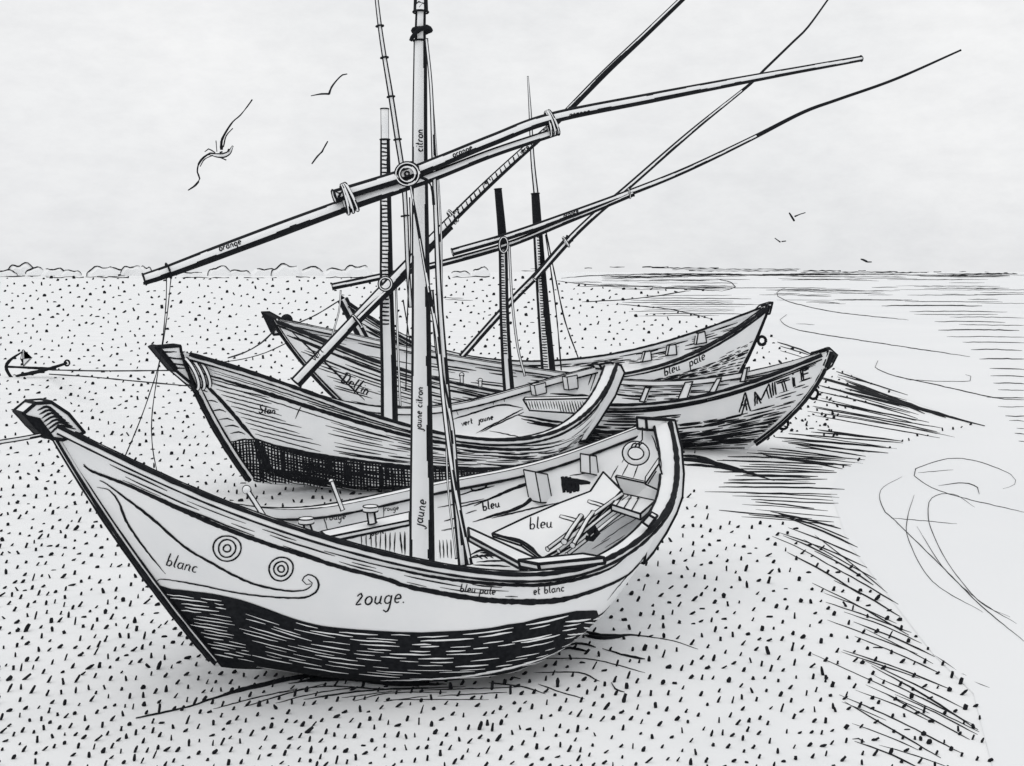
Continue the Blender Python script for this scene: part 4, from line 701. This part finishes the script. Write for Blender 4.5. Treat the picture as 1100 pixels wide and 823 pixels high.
# scrub on the dunes of the left horizon
def thicket(label, arcs, base):
    d = 560.; rt = thing('scrub_thicket', at(arcs[0][0], 297.5, d), label, 'scrub', 'scrub on the dunes')
    for cx, wd, h in arcs:
        mb = MB(); d = 560 + rng.uniform(-60, 60); n = 19; t = np.linspace(np.pi, 0, n); yb = 297.5; lob = 1 + .16 * np.sin(t * rng.uniform(3, 6) + rng.uniform(0, 6))
        def out(s_): return np.array([(cx + wd / 2 * math.cos(q) * s_, yb - 1 - (h - 1) * s_ * max(0, math.sin(q)) ** .8 * l_ + rng.uniform(-.3, .3)) for q, l_ in zip(t, lob)])
        o = out(1.0); bk = [at(x, y, d + 3) for x, y in out(.85)]; fr = [at(x, y, d - 3) for x, y in out(.7)]; md = [at(x, y + .5, d) for x, y in o]
        mb.grid(np.stack([fr, md, bk]), 0, True); mb.add(fr, [list(range(n))], 0)
        i0 = rng.randint(0, 7); i1 = n - rng.randint(0, 6); tube(mb, np.array([at(x, y, d - .4) for x, y in o])[i0:i1], np.interp(np.linspace(0, 1, i1 - i0), [0, .4, 1], [.35, rng.uniform(.6, .95), .3]) * d / F, 1, 6, .3)
        mb.build('bush', rt)
    for x0, x1, y in base:
        mb = MB(); tube(mb, [at(x, y + rng.uniform(-.7, .7), 530) for x in np.arange(x0, x1, 5)], wx(.5, 530), 1, 6, .7); mb.build('stem_line', rt)
thicket('leftmost low scrub thicket on the dune horizon, above the anchor', [(6,26,7), (24,34,14), (38,22,10), (58,28,9), (76,24,7)], [(0,36,297), (50,92,298), (24,60,296)])
thicket('scrub thicket on the dune horizon just left of the longest yard end', [(110,34,11), (126,26,9), (142,26,12), (156,16,11)], [(92,140,298), (104,138,296.5), (110,134,295.5)])
thicket('longest scrub thicket on the dune horizon, left of the second mast', [(206,34,5), (236,26,11), (256,28,7), (284,32,9), (308,34,13), (334,30,10), (362,30,9), (384,34,12)], [(196,250,298.5), (262,300,299), (318,338,297.5), (350,395,298)])
thicket('small scrub thicket on the dune horizon between the nearest and third masts', [(494,24,6), (517,20,10)], [(486,530,297.5)])
# short dark grass stubs and pebbles scattered over the sand
def inside(p, poly):
    x, y = p; c = False; n = len(poly); j = n - 1
    for i in range(n):
        if (poly[i][1] > y) != (poly[j][1] > y) and x < (poly[j][0] - poly[i][0]) * (y - poly[i][1]) / (poly[j][1] - poly[i][1]) + poly[i][0]: c = not c
        j = i
    return c
zones = [np.vstack([shore, [(1500, 1100), (1500, 296)]]), PX(885,455,840,470,770,486,733,488,733,505,770,560,846,560,905,600,1003,704,905,503,979,470,1040,457,960,420), PX(600,290,600,303,640,308,780,313,780,290)]
def rad(x, y): return (6.9 if y < 345 else 7.2 if y < 470 else 8.0 if y < 600 else 8.8 if y < 690 else 9.8) * (1.15 if (x > 640 and y > 500) else 1)
cell = {}; dots = []
for _ in range(150000):
    x = rng.uniform(-330, 1080); y = 299 + 660 * rng.rand() ** 1.02; r = rad(x, y) * rng.uniform(.85, 1.5); k = (int(x // 15), int(y // 15))
    if any((q[0] - x) ** 2 + ((q[1] - y)) ** 2 < r * r for i in (-1, 0, 1) for j in (-1, 0, 1) for q in cell.get((k[0] + i, k[1] + j), ())): continue
    if any(inside((x, y), z) for z in zones): continue
    if x > 560 and y > 650 and rng.rand() < .12: continue
    if x > 830 and y > 545 and x > 830 + (y - 560) * .3 and rng.rand() < .72: continue
    cell.setdefault(k, []).append((x, y)); dots.append((x, y))
# extra marks among the combed sand and on the strip beyond the lettered boat
for _ in range(38): dots.append((rng.uniform(845, 900), rng.uniform(405, 470)))
for _ in range(22):
    q = (rng.uniform(880, 1040), rng.uniform(680, 800))
    if not inside(q, zones[0]): dots.append(q)
mb = MB()
for x, y in dots:
    P = atz(x, y, 0); d = P[1]; s = min(1, max(0, (y - 420) / 300)); ln = (2.8 + 3.6 * s) * rng.choice([.6, .8, 1, 1, 1.25, 1.6], p=[.15, .25, .25, .2, .1, .05]); wd = (2.15 + .85 * s) * rng.choice([.7, .9, 1.05, 1.3, 1.6], p=[.2, .3, .3, .15, .05]); an_ = math.radians(rng.normal(62, 19 + 22 * (1 - s)))
    ax = np.array([math.cos(an_), rng.uniform(-.3, .3), abs(math.sin(an_))]); ax = unit(ax); u_ = unit(np.cross(ax, [0, 1, 0])); v_ = np.cross(u_, ax); hl = max(ln, wd) / 2 * d / F; hw = wd / 2 * d / F; c = P + [0, 0, abs(ax[2]) * hl * .85]
    k = 6; a = np.linspace(0, 2 * np.pi, k, endpoint=False) + rng.rand(); V = []; tp = (rng.uniform(.45, .95), rng.uniform(.3, .95), rng.uniform(.75, 1.1))
    for t, q in ((-1, tp[0]), (-.5, 1), (.4, tp[2]), (1, tp[1])): V += [c + ax * hl * t + (u_ * math.cos(b) + v_ * math.sin(b)) * hw * q * rng.uniform(.85, 1.15) for b in a]
    mb.add(V, [(i * k + j, i * k + (j + 1) % k, (i + 1) * k + (j + 1) % k, (i + 1) * k + j) for i in range(3) for j in range(k)] + [tuple(range(k)), tuple(range(3 * k, 4 * k))], 0)
print('dots', len(dots))
tag(mb.build('grass_stubs', None, [INK]), kind='stuff')
